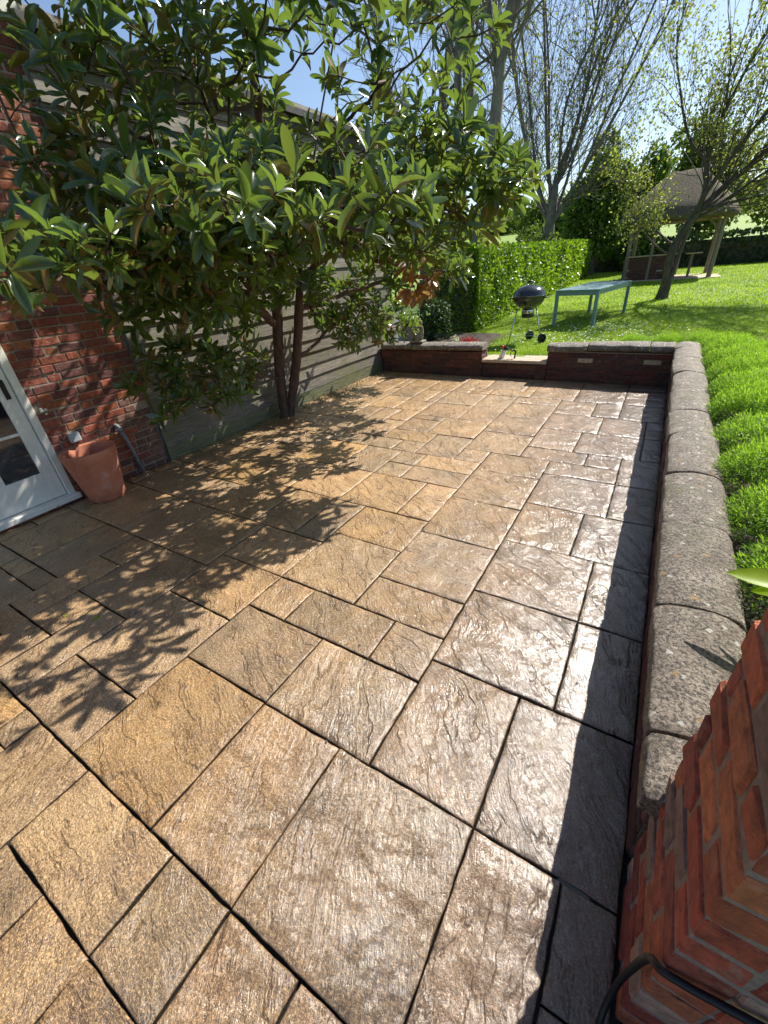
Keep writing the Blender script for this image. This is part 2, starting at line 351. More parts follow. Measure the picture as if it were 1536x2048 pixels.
def tube(mb, pts, r, n=6, col=(.5, .5, .5), cap=True, wob=0.0):
    P = np.array(pts, float); r = np.broadcast_to(np.asarray(r, float), (len(P),)).copy()
    T = np.gradient(P, axis=0); T /= (np.linalg.norm(T, axis=1, keepdims=True) + 1e-9)
    u = np.cross(T[0], [0, 0, 1.]) if abs(T[0][2]) < .9 else np.cross(T[0], [1., 0, 0]); u /= np.linalg.norm(u)
    a = np.linspace(0, 2 * np.pi, n, endpoint=False); ca, sa = np.cos(a), np.sin(a); rings = []
    for i in range(len(P)):
        u = u - T[i] * (u @ T[i]); u /= np.linalg.norm(u) + 1e-9; w_ = np.cross(T[i], u)
        rr = r[i] * (1 + (rng.normal(0, wob, n) if wob else 0))
        rings.append(P[i] + (np.outer(ca, u) + np.outer(sa, w_)) * np.reshape(rr, (-1, 1)) if wob else P[i] + (np.outer(ca, u) + np.outer(sa, w_)) * r[i])
    V = np.concatenate(rings); k = len(P); i, j = np.meshgrid(np.arange(k - 1), np.arange(n), indexing='ij'); j2 = (j + 1) % n
    F = np.stack([i * n + j, i * n + j2, (i + 1) * n + j2, (i + 1) * n + j], -1).reshape(-1, 4)
    mb.add(V, F, col)
    if cap and n >= 3:
        b = mb.n; cv = np.array([P[0], P[-1]]); base = b - len(V)
        F3 = [(b, base + (q + 1) % n, base + q) for q in range(n)] + [(b + 1, base + (k - 1) * n + q, base + (k - 1) * n + (q + 1) % n) for q in range(n)]
        mb.v.append(cv); mb.n += 2; mb.f3.append(np.array(F3)); mb.c3.append(np.broadcast_to(np.asarray(col, float), (2 * n, 3))); mb.fm3.append(np.zeros(2 * n, int))
def lathe(mb, prof, c=(0, 0, 0), n=32, col=(.5, .5, .5), tilt=None, ecc=(1, 1)):
    pr = np.array(prof, float); a = np.linspace(0, 2 * np.pi, n, endpoint=False)
    V = np.stack([np.outer(pr[:, 0], np.cos(a)) * ecc[0], np.outer(pr[:, 0], np.sin(a)) * ecc[1], np.repeat(pr[:, 1:2], n, 1)], -1).reshape(-1, 3)
    if tilt is not None: V = V @ np.array(tilt).T
    V = V + np.array(c); k = len(pr); i, j = np.meshgrid(np.arange(k - 1), np.arange(n), indexing='ij'); j2 = (j + 1) % n
    mb.add(V, np.stack([i * n + j, i * n + j2, (i + 1) * n + j2, (i + 1) * n + j], -1).reshape(-1, 4), col)
def rotm(ax, ang): return np.array(Matrix.Rotation(ang, 3, ax))
def vnoise(x, y, seed=0):
    r = np.random.default_rng(seed).random((64, 64)); xi = np.floor(x).astype(int); yi = np.floor(y).astype(int); fx = x - xi; fy = y - yi
    fx = fx * fx * (3 - 2 * fx); fy = fy * fy * (3 - 2 * fy); g = lambda a, b: r[a % 64, b % 64]
    return (g(xi, yi) * (1 - fx) + g(xi + 1, yi) * fx) * (1 - fy) + (g(xi, yi + 1) * (1 - fx) + g(xi + 1, yi + 1) * fx) * fy
def fbm(x, y, o=4, seed=0): return sum(vnoise(x * 2 ** i, y * 2 ** i, seed + i) / 2 ** i for i in range(o)) / sum(.5 ** i for i in range(o))
def unit(v): v = np.asarray(v, float); return v / (np.linalg.norm(v, axis=-1, keepdims=True) + 1e-9)
def scatter(mb, tv, tf, pos, X, Y, Z, scale, col):
    """place N copies of a template (tv, tf) with axes X, Y, Z"""
    tv = np.asarray(tv, float); tf = np.asarray(tf, int); N = len(pos); sc3 = np.asarray(scale, float)
    if sc3.ndim == 1: sc3 = np.repeat(sc3[:, None], 3, 1)
    A = np.stack([X, Y, Z], 1)                      # N,3,3 rows axes
    V = np.einsum('nki,nij->nkj', tv[None] * sc3[:, None, :], A) + np.asarray(pos)[:, None, :]
    F = (tf[None] + (np.arange(N) * len(tv))[:, None, None]).reshape(-1, tf.shape[1])
    mb.add(V.reshape(-1, 3), F, np.repeat(np.asarray(col), len(tf), 0))
def frames(D, up=None):
    """orthonormal frames with Y = D"""
    D = unit(D); r = rng.normal(size=D.shape) if up is None else np.broadcast_to(up, D.shape)
    X = unit(np.cross(D, r)); Z = np.cross(X, D); return X, D, Z

# ================================================================== PATIO
U = .1525
R_ = "-29,4,-25,8;-25,4,-22,8;-22,6,-20,8;-22,2,-20,6;-20,4,-16,8;-20,2,-18,4;-18,0,-16,4;-16,0,-12,2;-16,2,-12,6;-16,6,-12,9;-12,0,-8,4;-12,4,-8,7;-12,7,-10,9;-10,7,-6,9;-6,7,-4,9;-8,4,-4,7;-16,9,-12,12;-12,9,-8,13;-12,13,-8,16;-8,9,-4,11;-8,11,-4,15;-8,15,-4,19;-4,8,0,12;-4,4,-1,8;-1,4,2,8;-4,12,0,16;0,12,2,16;0,8,2,12;-4,16,-1,20;-1,16,2,20;-4,20,0,24;0,20,2,24;-4,24,0,26;-2,26,0,28;-6,26,-2,28;0,24,2,28;1,28,2,32;1,32,2,34;1,34,2,36;-3,28,1,32;-2,32,1,36;-6,28,-3,32;-6,32,-2,36;-6,36,-3,40;-3,36,-1,40;-1,36,2,40;-1,40,2,42;-1,42,2,45;-5,40,-1,44;-9,40,-5,44;-10,38,-6,40;-10,34,-6,38;-10,30,-6,34;-10,26,-6,30;-8,19,-4,23;-8,23,-4,26;-10,24,-8,26;-12,22,-8,24;-12,20,-8,22;-10,16,-8,20;-14,16,-10,20;-14,20,-12,22;-14,22,-12,24;-13,24,-10,28;-15,24,-13,26;-17,26,-13,28;-21,24,-15,26;-17,20,-14,24;-21,20,-17,24;-21,16,-18,20;-18,16,-14,20;-17,12,-14,16;-14,12,-12,16;-28,8,-24,12;-24,8,-20,12;-20,8,-16,12;-25,12,-21,15;-21,12,-17,16;-29,12,-25,16;-25,15,-21,18;-29,16,-25,20;-25,18,-21,22;-30,20,-25,23;-25,22,-21,25;-30,23,-25,25;-25,25,-21,29;-21,26,-17,29;-19,30,-17,33;-17,28,-14,31;-14,28,-10,32;-17,32,-13,36;-17,36,-13,40;-13,32,-10,36;-13,40,-9,42;-13,36,-10,40;-17,40,-15,42;-15,40,-13,42;-11,-2,-7,0;-7,-2,-5,0;-5,0,-1,4;1,2,2,4;-8,0,-5,4;-5,-2,-3,0;-1,0,1,4;-3,-2,1,0;1,0,2,2;-14,-4,-11,0;-11,-5,-9,-2;-9,-4,-7,-2;-7,-6,-4,-2;-1,44,2,47;-5,44,-1,47;-9,44,-5,47"
rects = []; occ = set()
def place(r):
    cells = {(x, y) for x in range(r[0], r[2]) for y in range(r[1], r[3])}
    if cells & occ: return False
    occ.update(cells); rects.append(r); return True
for q in R_.split(';'): place(tuple(int(v) for v in q.split(',')))
X0, X1, Y0, Y1 = -30, 2, -14, 47
for y in range(Y0, Y1):
    for x in range(X0, X1):
        if (x, y) in occ: continue
        opts = [(4, 4), (4, 3), (3, 4), (4, 2), (2, 4), (3, 3)]; random.shuffle(opts)
        for w_, h_ in opts + [(3, 2), (2, 3), (2, 2), (2, 1), (1, 2), (1, 1)]:
            if x + w_ <= X1 and y + h_ <= Y1 and place((x, y, x + w_, y + h_)): break
mb = MB(); suv = []
pal = [(.47, .305, .140), (.45, .30, .145), (.49, .32, .155), (.42, .29, .15), (.47, .30, .125), (.43, .30, .165)]
for k, (x0, y0, x1, y1) in enumerate(rects):
    g = .0030 + .0026 * rng.random(4)
    ax, bx, ay, by = x0 * U + g[0], (x1 * U - g[1] if x1 < 2 else .319), y0 * U + g[2], y1 * U - g[3]
    d = math.hypot((ax + bx) / 2, (ay + by) / 2); s_ = .018 if d < 2.6 else (.03 if d < 5 else .05)
    nx = max(4, int((bx - ax) / s_)); ny = max(4, int((by - ay) / s_)); e = .0055
    xs = np.concatenate([[ax, ax + e * .35], np.linspace(ax + e, bx - e, nx), [bx - e * .35, bx]]); ys = np.concatenate([[ay, ay + e * .35], np.linspace(ay + e, by - e, ny), [by - e * .35, by]])
    Xg, Yg = np.meshgrid(xs, ys, indexing='ij'); ox, oy = rng.random(2) * 40; th = rng.normal(-.8, .35)
    xr = (Xg * math.cos(th) + Yg * math.sin(th)); yr = (-Xg * math.sin(th) + Yg * math.cos(th))
    h = fbm(xr * 3.2 + ox, yr * 9 + oy, 4, k % 9); st = h * 7; fr = st - np.floor(st); hh = (np.floor(st) + np.clip((fr - .75) / .25, 0, 1)) / 7
    Z = (hh * .6 + h * .4 - .5) * .011 + rng.normal(0, .0012) + (Xg - ax) * rng.normal(0, .002) + (Yg - ay) * rng.normal(0, .002)
    di = np.minimum(np.minimum(Xg - ax, bx - Xg), np.minimum(Yg - ay, by - Yg))
    Z = Z - .0055 * np.clip(1 - di / e, 0, 1) ** 2
    wob = lambda a, b, s2: (fbm(a * 14 + ox, b * 14 + oy, 3, s2) - .5) * .009
    near = np.clip(1 - di / .03, 0, 1)
    Xw = Xg + wob(Xg, Yg, 3) * near; Yw = Yg + wob(Yg, Xg, 5) * near
    nX, nY = Xg.shape; V = np.stack([Xw, Yw, Z], -1).reshape(-1, 3)
    i, j = np.meshgrid(np.arange(nX - 1), np.arange(nY - 1), indexing='ij'); F = np.stack([i * nY + j, (i + 1) * nY + j, (i + 1) * nY + j + 1, i * nY + j + 1], -1).reshape(-1, 4)
    # skirt
    ring = [(q, 0) for q in range(nX)] + [(nX - 1, q) for q in range(1, nY)] + [(q, nY - 1) for q in range(nX - 2, -1, -1)] + [(0, q) for q in range(nY - 2, 0, -1)]
    ri = np.array([a * nY + b for a, b in ring]); L = V[ri].copy(); L[:, 2] -= .045; nb = len(V); m_ = len(ri); q = np.arange(m_)
    F2 = np.stack([ri[q], nb + q, nb + (q + 1) % m_, ri[(q + 1) % m_]], -1)
    c = np.array(pal[rng.integers(len(pal))]) * (.80 + .30 * rng.random()); glare_grey = np.clip(((ax + bx) / 2 + .9 + .17 * (ay + by) / 2) / 2.3 + rng.normal(0, .08), 0, 1); c = c * (1 - glare_grey) + np.array((.47, .33, .215)) * (.9 + .2 * rng.random()) * glare_grey  # slabs greyer towards the right: sun glare painted into their colour
    cz = np.concatenate([np.broadcast_to(c, (len(F), 3)), np.broadcast_to(c * .10, (len(F2), 3))]); mb.add(np.concatenate([V, L]), np.concatenate([F, F2]), cz)
    A2 = np.concatenate([V, L]); xr = A2[:, 0] * math.cos(th) + A2[:, 1] * math.sin(th); yr = -A2[:, 0] * math.sin(th) + A2[:, 1] * math.cos(th)
    suv.append(np.stack([xr + ox * 3, yr + oy * 3, np.full(len(A2), k * 1.7)], -1))
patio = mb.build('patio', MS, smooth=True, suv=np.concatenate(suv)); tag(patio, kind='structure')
mb = MB(); xs = np.linspace(-4.9, .36, 90); ys = np.linspace(-2.2, 7.3, 160); Xg, Yg = np.meshgrid(xs, ys, indexing='ij')
Z = -.034 + .012 * fbm(Xg * 25, Yg * 25, 3, 2); i, j = np.meshgrid(np.arange(89), np.arange(159), indexing='ij')
mb.add(np.stack([Xg, Yg, Z], -1), np.stack([i * 160 + j, (i + 1) * 160 + j, (i + 1) * 160 + j + 1, i * 160 + j + 1], -1).reshape(-1, 4))
tag(mb.build('patio_bedding', MJ, smooth=True), kind='structure')
# standing water in two joints
mb = MB()
for (x0, y0, x1, y1) in ((.14, .604, .30, .617),):
    if x1 > x0: mb.add([(x0, y0, -.0075), (x1, y0, -.0075), (x1, y1, -.0075), (x0, y1, -.0075)], [(0, 1, 2, 3)])
MWT = simple('joint_water', (.02, .018, .015), .03, 0, .1, 5)
tag(mb.build('joint_water', MWT), kind='structure')

# ================================================================== GROUND
def gz(x, y):
    x = np.asarray(x, float); y = np.asarray(y, float)
    z = .285 + .010 * np.clip(y - 12, 0, 28) + .02 * np.sin(x * .5) * np.clip((y - 9) / 10, 0, 1)
    r = np.hypot(x, y); z = z + np.clip(y - 36, 0, 400) * .062 + np.clip(np.abs(x) - 30, 0, 400) * .008
    return z
def lawn_grid(xs, ys, fn=gz):
    Xg, Yg = np.meshgrid(xs, ys, indexing='ij'); Z = fn(Xg, Yg); a, b = Xg.shape; i, j = np.meshgrid(np.arange(a - 1), np.arange(b - 1), indexing='ij')
    return np.stack([Xg, Yg, Z], -1).reshape(-1, 3), np.stack([i * b + j, (i + 1) * b + j, (i + 1) * b + j + 1, i * b + j + 1], -1).reshape(-1, 4)
mb = MB()
mb.add(*lawn_grid(np.concatenate([np.linspace(-300, -12, 20), np.linspace(-11, 12, 50), np.linspace(14, 300, 20)]), np.concatenate([np.linspace(7.52, 40, 60), np.linspace(42, 420, 40)])))
mb.add(*lawn_grid(np.concatenate([np.linspace(.60, 12, 20), np.linspace(14, 300, 20)]), np.linspace(-40, 7.52, 30), lambda x, y: gz(x, y) - .01))
mb.add(*lawn_grid(np.linspace(-300, -9, 20), np.linspace(-40, 7.52, 20), lambda x, y: gz(x, y) - .01))
tag(mb.build('lawn', MLN, smooth=True), kind='structure')
mb = MB()
v, f = lawn_grid(np.linspace(.60, 1.9, 30), np.linspace(.4, 9.3, 120), lambda x, y: .30 + .05 * fbm(x * 6, y * 6, 4, 3)); mb.add(v, f)
v, f = lawn_grid(np.linspace(-1.25, .60, 40), np.linspace(7.5, 7.95, 14), lambda x, y: .30 + .04 * fbm(x * 6, y * 6, 4, 3)); mb.add(v, f)
v, f = lawn_grid(np.linspace(-4.9, -2.75, 40), np.linspace(7.5, 9.9, 40), lambda x, y: .285 + .05 * fbm(x * 6, y * 6, 4, 3) - .08 * np.clip(x + 3.1, 0, 1)); mb.add(v, f)
tag(mb.build('soil_bed', MSO, smooth=True), kind='structure')
mb = MB(); box(mb, (-9, -12, -.6), (-4.7, 8.3, -.03)); box(mb, (-4.9, -14, -.6), (3, -2.1, -.03)); box(mb, (.3, -4, -.6), (2, .42, -.03))
tag(mb.build('subsoil', MSO), kind='structure')

# ================================================================== BRICKWORK
PALR = [(.30, .08, .04), (.35, .105, .045), (.25, .065, .04), (.38, .13, .05), (.19, .06, .045), (.31, .09, .05), (.16, .065, .055)]
PALD = [(.13, .045, .032), (.10, .04, .032), (.16, .05, .034), (.11, .036, .03), (.08, .04, .034), (.14, .065, .042)]
def bricks(mb, axis, plane, sgn, a0, a1, z0, z1, pal, L=.225, H=.075, hole=None, proud=.006, bond='flem', ends=(0, 0), depth=.03, jit=.0012, zf=None, special=None):
    """bricks on a wall whose outer plane is plane on axis ('x' or 'y'); hole = (a0,a1,z0,z1)"""
    z = z0; row = 0; J = .010
    while z < z1 - .02:
        zt = min(z + H - J, z1); a = a0 - (L * .5 if row % 2 else 0) + (rng.random() * .01 - .02 if bond == 'flem' else 0); a = min(a, a0); k = row
        while a < a1:
            w_ = (L if (bond != 'flem' or (k % 3)) else L * .52) * (1 + rng.normal(0, .02)); k += 1
            b0 = max(a + J / 2, a0 + (ends[0] if row % 2 else 0)); b1 = min(a + w_ - J / 2, a1 - (ends[1] if row % 2 else 0)); a += w_
            if b1 - b0 < .025: continue
            segs = [(b0, b1)]
            if hole and zt > hole[2] and z < hole[3]:
                segs = [(max(b0, s0), min(b1, s1)) for s0, s1 in ((-99, hole[0]), (hole[1], 99)) if min(b1, s1) - max(b0, s0) > .025]
            for s0, s1 in segs:
                c = np.array(pal[rng.integers(len(pal))]) * (.8 + .4 * rng.random()); p = proud * rng.normal(.5, .45)
                sp_ = special(s0, z) if special else None
                if sp_ is not None: c = sp_
                lo, hi = sorted((plane + sgn * p, plane - sgn * depth)); zz = rng.normal(0, .0015)
                if axis == 'x': box(mb, (lo, s0, z + zz), (hi, s1, zt + zz), c, .006, jit)
                else: box(mb, (s0, lo, z + zz), (s1, hi, zt + zz), c, .006, jit)
        z += H; row += 1

# ---- brick house on the left
house = thing('brick_building', 'old red brick house wall with a cream glazed door, left edge of the patio', 'house', (-4.72, 1.0, 0))
WX = -4.62
mb = MB()
def quoin(s0, z):
    if s0 > 2.0 and z < .75: return np.array((.20, .105, .075)) * (.7 + .5 * rng.random())
    return None
bricks(mb, 'x', WX, 1, -4.0, 2.385, -.02, 5.2, PALR, hole=(.30, 1.367, .055, 2.14), special=quoin)
mbm = MB(); 
for a, b in (((-4, .30), (-.05, 5.2)), ((1.367, 2.39), (-.05, 5.2)), ((.30, 1.367), (2.14, 5.2)), ((.30, 1.367), (-.05, .04))): box(mbm, (WX - .25, a[0], b[0]), (WX - .004, a[1], b[1]))
wall = mb.build('wall', MBR, house); mbm.build('mortar', MMO, wall)
mb = MB()    # gable above and back volume
box(mb, (WX - 5, -4.0, -.05), (WX - .26, 2.37, 5.2)); mb.build('rear_wall', MRG, house)
# bargeboard (white, end of gable)
mb = MB(); BZ = 3.60
v = [(-4.60, 2.56, 3.60), (-4.60, 2.44, 3.62), (-4.60, 2.15, 4.35), (-4.60, 2.62, 4.75), (-4.60, 2.60, 3.66)]
prof = [(2.47, 3.53), (2.39, 3.55), (2.31, 3.64), (2.02, 4.18), (1.72, 4.85), (2.15, 4.85), (2.40, 4.08), (2.46, 3.72)]
V = [(-4.61, y, z) for y, z in prof] + [(-4.55, y, z) for y, z in prof]; n = len(prof)
mb.v.append(np.array(V, float)); mb.n = 2 * n
for q in range(n): mb.f4.append(np.array([[q, (q + 1) % n, n + (q + 1) % n, n + q]])); mb.c4.append(np.full((1, 3), .5)); mb.fm4.append(np.zeros(1, int))
tris = [(0, 1, 7), (1, 2, 7), (2, 6, 7), (2, 3, 6), (3, 5, 6), (3, 4, 5)]
mb.f3.append(np.array([(n + a, n + b, n + c) for a, b, c in tris] + [(c, b, a) for a, b, c in tris])); mb.c3.append(np.full((12, 3), .5)); mb.fm3.append(np.zeros(12, int))
mb.build('bargeboard', MWP, house)
# door
dx = WX - .02
door = MB(); YA, YB = .388, 1.300       # leaf
FZ = [(.03, .325), (.70, .73), (1.10, 1.13), (1.50, 1.53), (1.93, 2.08)]
for a, b in ((YA, YA + .113), (YB - .113, YB)): box(door, (dx - .045, a, .088), (dx, b, 2.07), bev=.003)
box(door, (dx - .043, .831, .355), (dx - .004, .909, 1.92), bev=.003)
for a, b in ((.088, .357), (1.92, 2.07)): box(door, (dx - .045, YA + .113, a), (dx - .001, YB - .113, b), bev=.003)
for a, b in ((.729, .754), (1.120, 1.145), (1.513, 1.538)):
    box(door, (dx - .035, YA + .113, a), (dx - .006, .831, b), bev=.003); box(door, (dx - .035, .909, a), (dx - .006, YB - .113, b), bev=.003)
dr = door.build('door', MWP, house)
fr = MB(); box(fr, (dx - .06, 1.306, .074), (dx + .035, 1.367, 2.14), bev=.004); box(fr, (dx - .06, .30, .074), (dx + .035, .382, 2.14), bev=.004); box(fr, (dx - .06, .382, 2.076), (dx + .035, 1.306, 2.14), bev=.004)
box(fr, (dx - .06, .28, .030), (dx + .095, 1.385, .082), bev=.006)
fr.build('door_frame', MWP, dr)
for y0, y1 in ((YA + .113, .831), (.909, YB - .113)):
    for z0, z1 in ((.357, .729), (.754, 1.120), (1.145, 1.513), (1.538, 1.92)):
        g = MB(); box(g, (dx - .024, y0 - .003, z0 - .003), (dx - .018, y1 + .003, z1 + .003)); g.build('pane', MGL, dr)
h = MB(); box(h, (dx, 1.228, 1.04), (dx + .008, 1.265, 1.205), bev=.002); tube(h, [(dx, 1.247, 1.175), (dx + .045, 1.247, 1.175), (dx + .05, 1.236, 1.173), (dx + .05, 1.14, 1.165)], .009, 8)
h.build('handle', MIR, dr)
s_ = MB(); box(s_, (WX, 1.52, .54), (WX + .045, 1.615, .635), bev=.008); box(s_, (WX + .045, 1.53, .55), (WX + .058, 1.605, .625), bev=.004)
s_.build('socket_box', MPL, house)
pp = MB(); tube(pp, [(WX + .005, 1.965, .575), (WX + .03, 1.975, .565), (WX + .045, 1.985, .53), (WX + .05, 2.02, .28), (WX + .055, 2.045, .0)], .021, 12)
tube(pp, [(WX + .043, 1.981, .55), (WX + .046, 1.987, .50)], .026, 12); pp.build('waste_pipe', MPG, house, smooth=True)
sp = MB()
for q in range(7):
    y, z = 1.432 + rng.normal(0, .014), .886 + rng.normal(0, .012); box(sp, (WX + .004, y - .009, z - .006), (WX + .011, y + .009, z + .006), bev=.002, jit=.002)
sp.build('paint_splash', MWP, house)

# ---- timber clad building
barn = thing('timber_clad_building', 'weathered grey clapboard wall with green algae behind the magnolia', 'outbuilding', (-4.57, 5.2, 0))
TX = -4.605; mb = MB(); z = .17; k = 0
while z < 3.52:
    hgt = .185; splits = [2.405] + sorted(rng.uniform(3.2, 7.0, 1 if rng.random() < .6 else 0)) + [7.80]
    for a, b in zip(splits[:-1], splits[1:]):
        sh = .72 + .5 * rng.random(); zz = rng.normal(0, .003)
        ys = np.linspace(a + .002, b - .002, 14); P_ = []
        for y in ys:
            wv = .004 * math.sin(y * 2.1 + k * 1.7)
            P_.append([(TX + .034 + rng.normal(0, .0008), y, z + zz + wv), (TX + .004, y, z + hgt + .02), (TX - .01, y, z + hgt + .02), (TX - .012, y, z + zz + wv)])
        P_ = np.array(P_); n = 4; kk = len(ys); i, j = np.meshgrid(np.arange(kk - 1), np.arange(n), indexing='ij'); j2 = (j + 1) % n
        mb.add(P_, np.stack([i * n + j, i * n + j2, (i + 1) * n + j2, (i + 1) * n + j], -1).reshape(-1, 4)[:, ::-1], (sh, sh * .98, sh * .94))
        mb.add(P_[0], [(0, 1, 2, 3)], (sh,) * 3); mb.add(P_[-1], [(3, 2, 1, 0)], (sh,) * 3)
    z += hgt; k += 1
mb.build('cladding', MTI, barn)
mb = MB(); box(mb, (TX - .02, 2.40, -.02), (TX + .030, 7.80, .175), (.8, .95, .6), .004); mb.build('plinth_board', MTI, barn)
mb = MB(); box(mb, (TX - 3.5, 2.396, -.05), (TX - .03, 7.78, 3.5)); mb.build('rear_wall', MRG, barn)
mb = MB(); box(mb, (TX - .02, 2.40, 3.40), (TX + .05, 7.85, 3.55), (.25, .22, .2), .003)
mb.build('eaves_board', MTI, barn)
mb = MB(); v = [(TX + .12, 2.40, 3.545), (TX + .12, 7.95, 3.545), (TX - 3.6, 7.95, 4.4), (TX - 3.6, 2.40, 4.4)]; v2 = [(a, b, c + .07) for a, b, c in v]
mb.add(np.array(v + v2), BOXF); mb.build('roof', MFS, barn)
mb = MB(); box(mb, (TX - .03, 7.80, .25), (TX + .02, 8.3, 1.0)); box(mb, (TX - 3, 8.2, .2), (TX + .3, 8.3, .75), bev=.01); mb.build('end_wall', MRG, barn)

# ---- garden walls with coping
def cop_profile():
    # (u across, v up) from inner bottom round to outer bottom
    return [(0, 0), (0, .04), (.003, .062), (.013, .076), (.045, .094), (.09, .106), (.145, .112), (.20, .110), (.25, .101), (.290, .084), (.314, .060), (.320, .035), (.320, 0)]
def coping(mb, axis, s0, s1, base, zb, flip=1):
    pr = np.array(cop_profile()); n = len(pr); m_ = max(6, int((s1 - s0) / .04)); t_ = np.linspace(0, 1, m_)
    S = s0 + (s1 - s0) * t_; S = np.concatenate([[s0, s0 + .003], S[1:-1], [s1 - .003, s1]])
    sd = rng.random() * 50; P_ = []; yaw = rng.normal(0, .004); lift = rng.normal(0, .004)
    for q, s in enumerate(S):
        e = min(q, len(S) - 1 - q); k = 1 - (.035 if e == 0 else (.012 if e == 1 else 0))
        u = (pr[:, 0] - .164) * k + .164; v = pr[:, 1] * k
        nz = (fbm(np.full(n, s * 9 + sd), np.arange(n) * .9, 3, 4) - .5) * .016
        u = u + nz * np.sign(pr[:, 0] - .164) * .8 + yaw * (s - s0) * 2; v = v + nz * (pr[:, 1] > .02) + lift + .004
        P_.append([((base + flip * a, s, zb(s) + b) if axis == 'y' else (s, base + flip * a, zb(s) + b)) for a, b in zip(u, v)])
    P_ = np.array(P_); kk = len(S); i, j = np.meshgrid(np.arange(kk - 1), np.arange(n), indexing='ij'); j2 = (j + 1) % n
    F = np.stack([i * n + j, i * n + j2, (i + 1) * n + j2, (i + 1) * n + j], -1).reshape(-1, 4)
    if (axis == 'y') == (flip > 0): F = F[:, ::-1]
    mb.add(P_, F, (.5,) * 3)
    for r_, rev in ((P_[0], 0), (P_[-1], 1)):
        c = r_.mean(0); T = [(q, (q + 1) % n, n) for q in range(n)]; T = [t[::-1] for t in T] if rev else T
        if not ((axis == 'y') == (flip > 0)): T = [t[::-1] for t in T]
        mb.add(np.concatenate([r_, c[None]]), np.array(T)[:, ::-1], (.5,) * 3)
zR = lambda y: .355 + .0145 * (y - .7)
zF = lambda x: .405 + .0125 * (x + 4.5)
wallR = thing('garden_wall', 'low brick wall with rounded stone coping along the right side and far right corner', 'garden wall', (.45, 4, 0))
mb = MB()
def pale(s0, z):
    if .26 < z < .33 and (-1.05 < s0 < -.75 or -.18 < s0 < .06): return np.array((.50, .43, .30))
    return None
bricks(mb, 'x', .325, -1, .80, 7.2, -.02, .34, PALD, bond='str', depth=.10)
bricks(mb, 'y', 7.215, -1, -1.40, .325, -.02, .435, PALD, bond='str', depth=.10, special=lambda a, z: pale(a, z))
bricks(mb, 'x', -1.40, -1, 7.225, 7.50, -.02, .435, PALD, bond='str', depth=.10)
bw = mb.build('brickwork', MBR, wallR)
mb = MB(); box(mb, (.333, .80, -.05), (.56, 7.45, .335)); box(mb, (-1.392, 7.223, -.05), (.56, 7.455, .425))
mb.build('mortar', MMOD, bw)
mb = MB(); box(mb, (.30, 7.16, .425), (.33, 7.2, .432))
YJ = [.74, .97, 1.60, 2.31, 2.97, 3.72, 4.32, 5.01, 5.74, 6.47, 7.16]
for a, b in zip(YJ[:-1], YJ[1:]):
    m2 = MB(); coping(m2, 'y', a + .006, b - .006, .283, zR); m2.build('coping_stone', MCO, wallR, smooth=True)
m2 = MB(); coping(m2, 'y', 7.166, 7.50, .283, zR); m2.build('coping_stone', MCO, wallR, smooth=True)
for a, b in ((-1.42, -.83), (-.82, -.012), (-.010, .29)):
    m2 = MB(); coping(m2, 'x', a + .004, b - .004, 7.165, zF); m2.build('coping_stone', MCO, wallR, smooth=True)
mj = MB(); box(mj, (.33, .76, .30), (.57, 7.46, .352)); box(mj, (-1.38, 7.225, .38), (.57, 7.46, .438)); mj.build('coping_bed', MMO, wallR)
wallL = thing('garden_wall', 'short low brick wall with stone coping left of the step, statue standing on it', 'garden wall', (-3.5, 7.3, 0))
mb = MB(); bricks(mb, 'y', 7.215, -1, -4.56, -2.50, -.02, .40, PALD, bond='str', depth=.10); bricks(mb, 'x', -2.50, 1, 7.225, 7.50, -.02, .40, PALD, bond='str', depth=.10)
bw = mb.build('brickwork', MBR, wallL); mb = MB(); box(mb, (-4.56, 7.223, -.05), (-2.508, 7.455, .395)); mb.build('mortar', MMOD, bw)
for a, b in ((-4.54, -3.86), (-3.86, -3.15), (-3.15, -2.47)):
    m2 = MB(); coping(m2, 'x', a + .004, b - .004, 7.165, zF); m2.build('coping_stone', MCO, wallL, smooth=True)
step = thing('stone_step', 'pale sandstone slab step in the gap between the two low walls', 'step', (-1.95, 7.4, 0))
mb = MB(); bricks(mb, 'y', 7.235, -1, -2.49, -1.41, -.02, .235, PALD, bond='str', depth=.1); bw = mb.build('riser', MBR, step)
mb = MB(); box(mb, (-2.49, 7.243, -.05), (-1.41, 7.60, .232)); mb.build('mortar', MMOD, bw)
for a, b in ((-2.492, -1.99), (-1.984, -1.408)):
    m2 = MB(); box(m2, (a, 7.19, .238), (b, 7.64, .285), bev=.006, jit=.002); m2.build('slab', MSB, step)

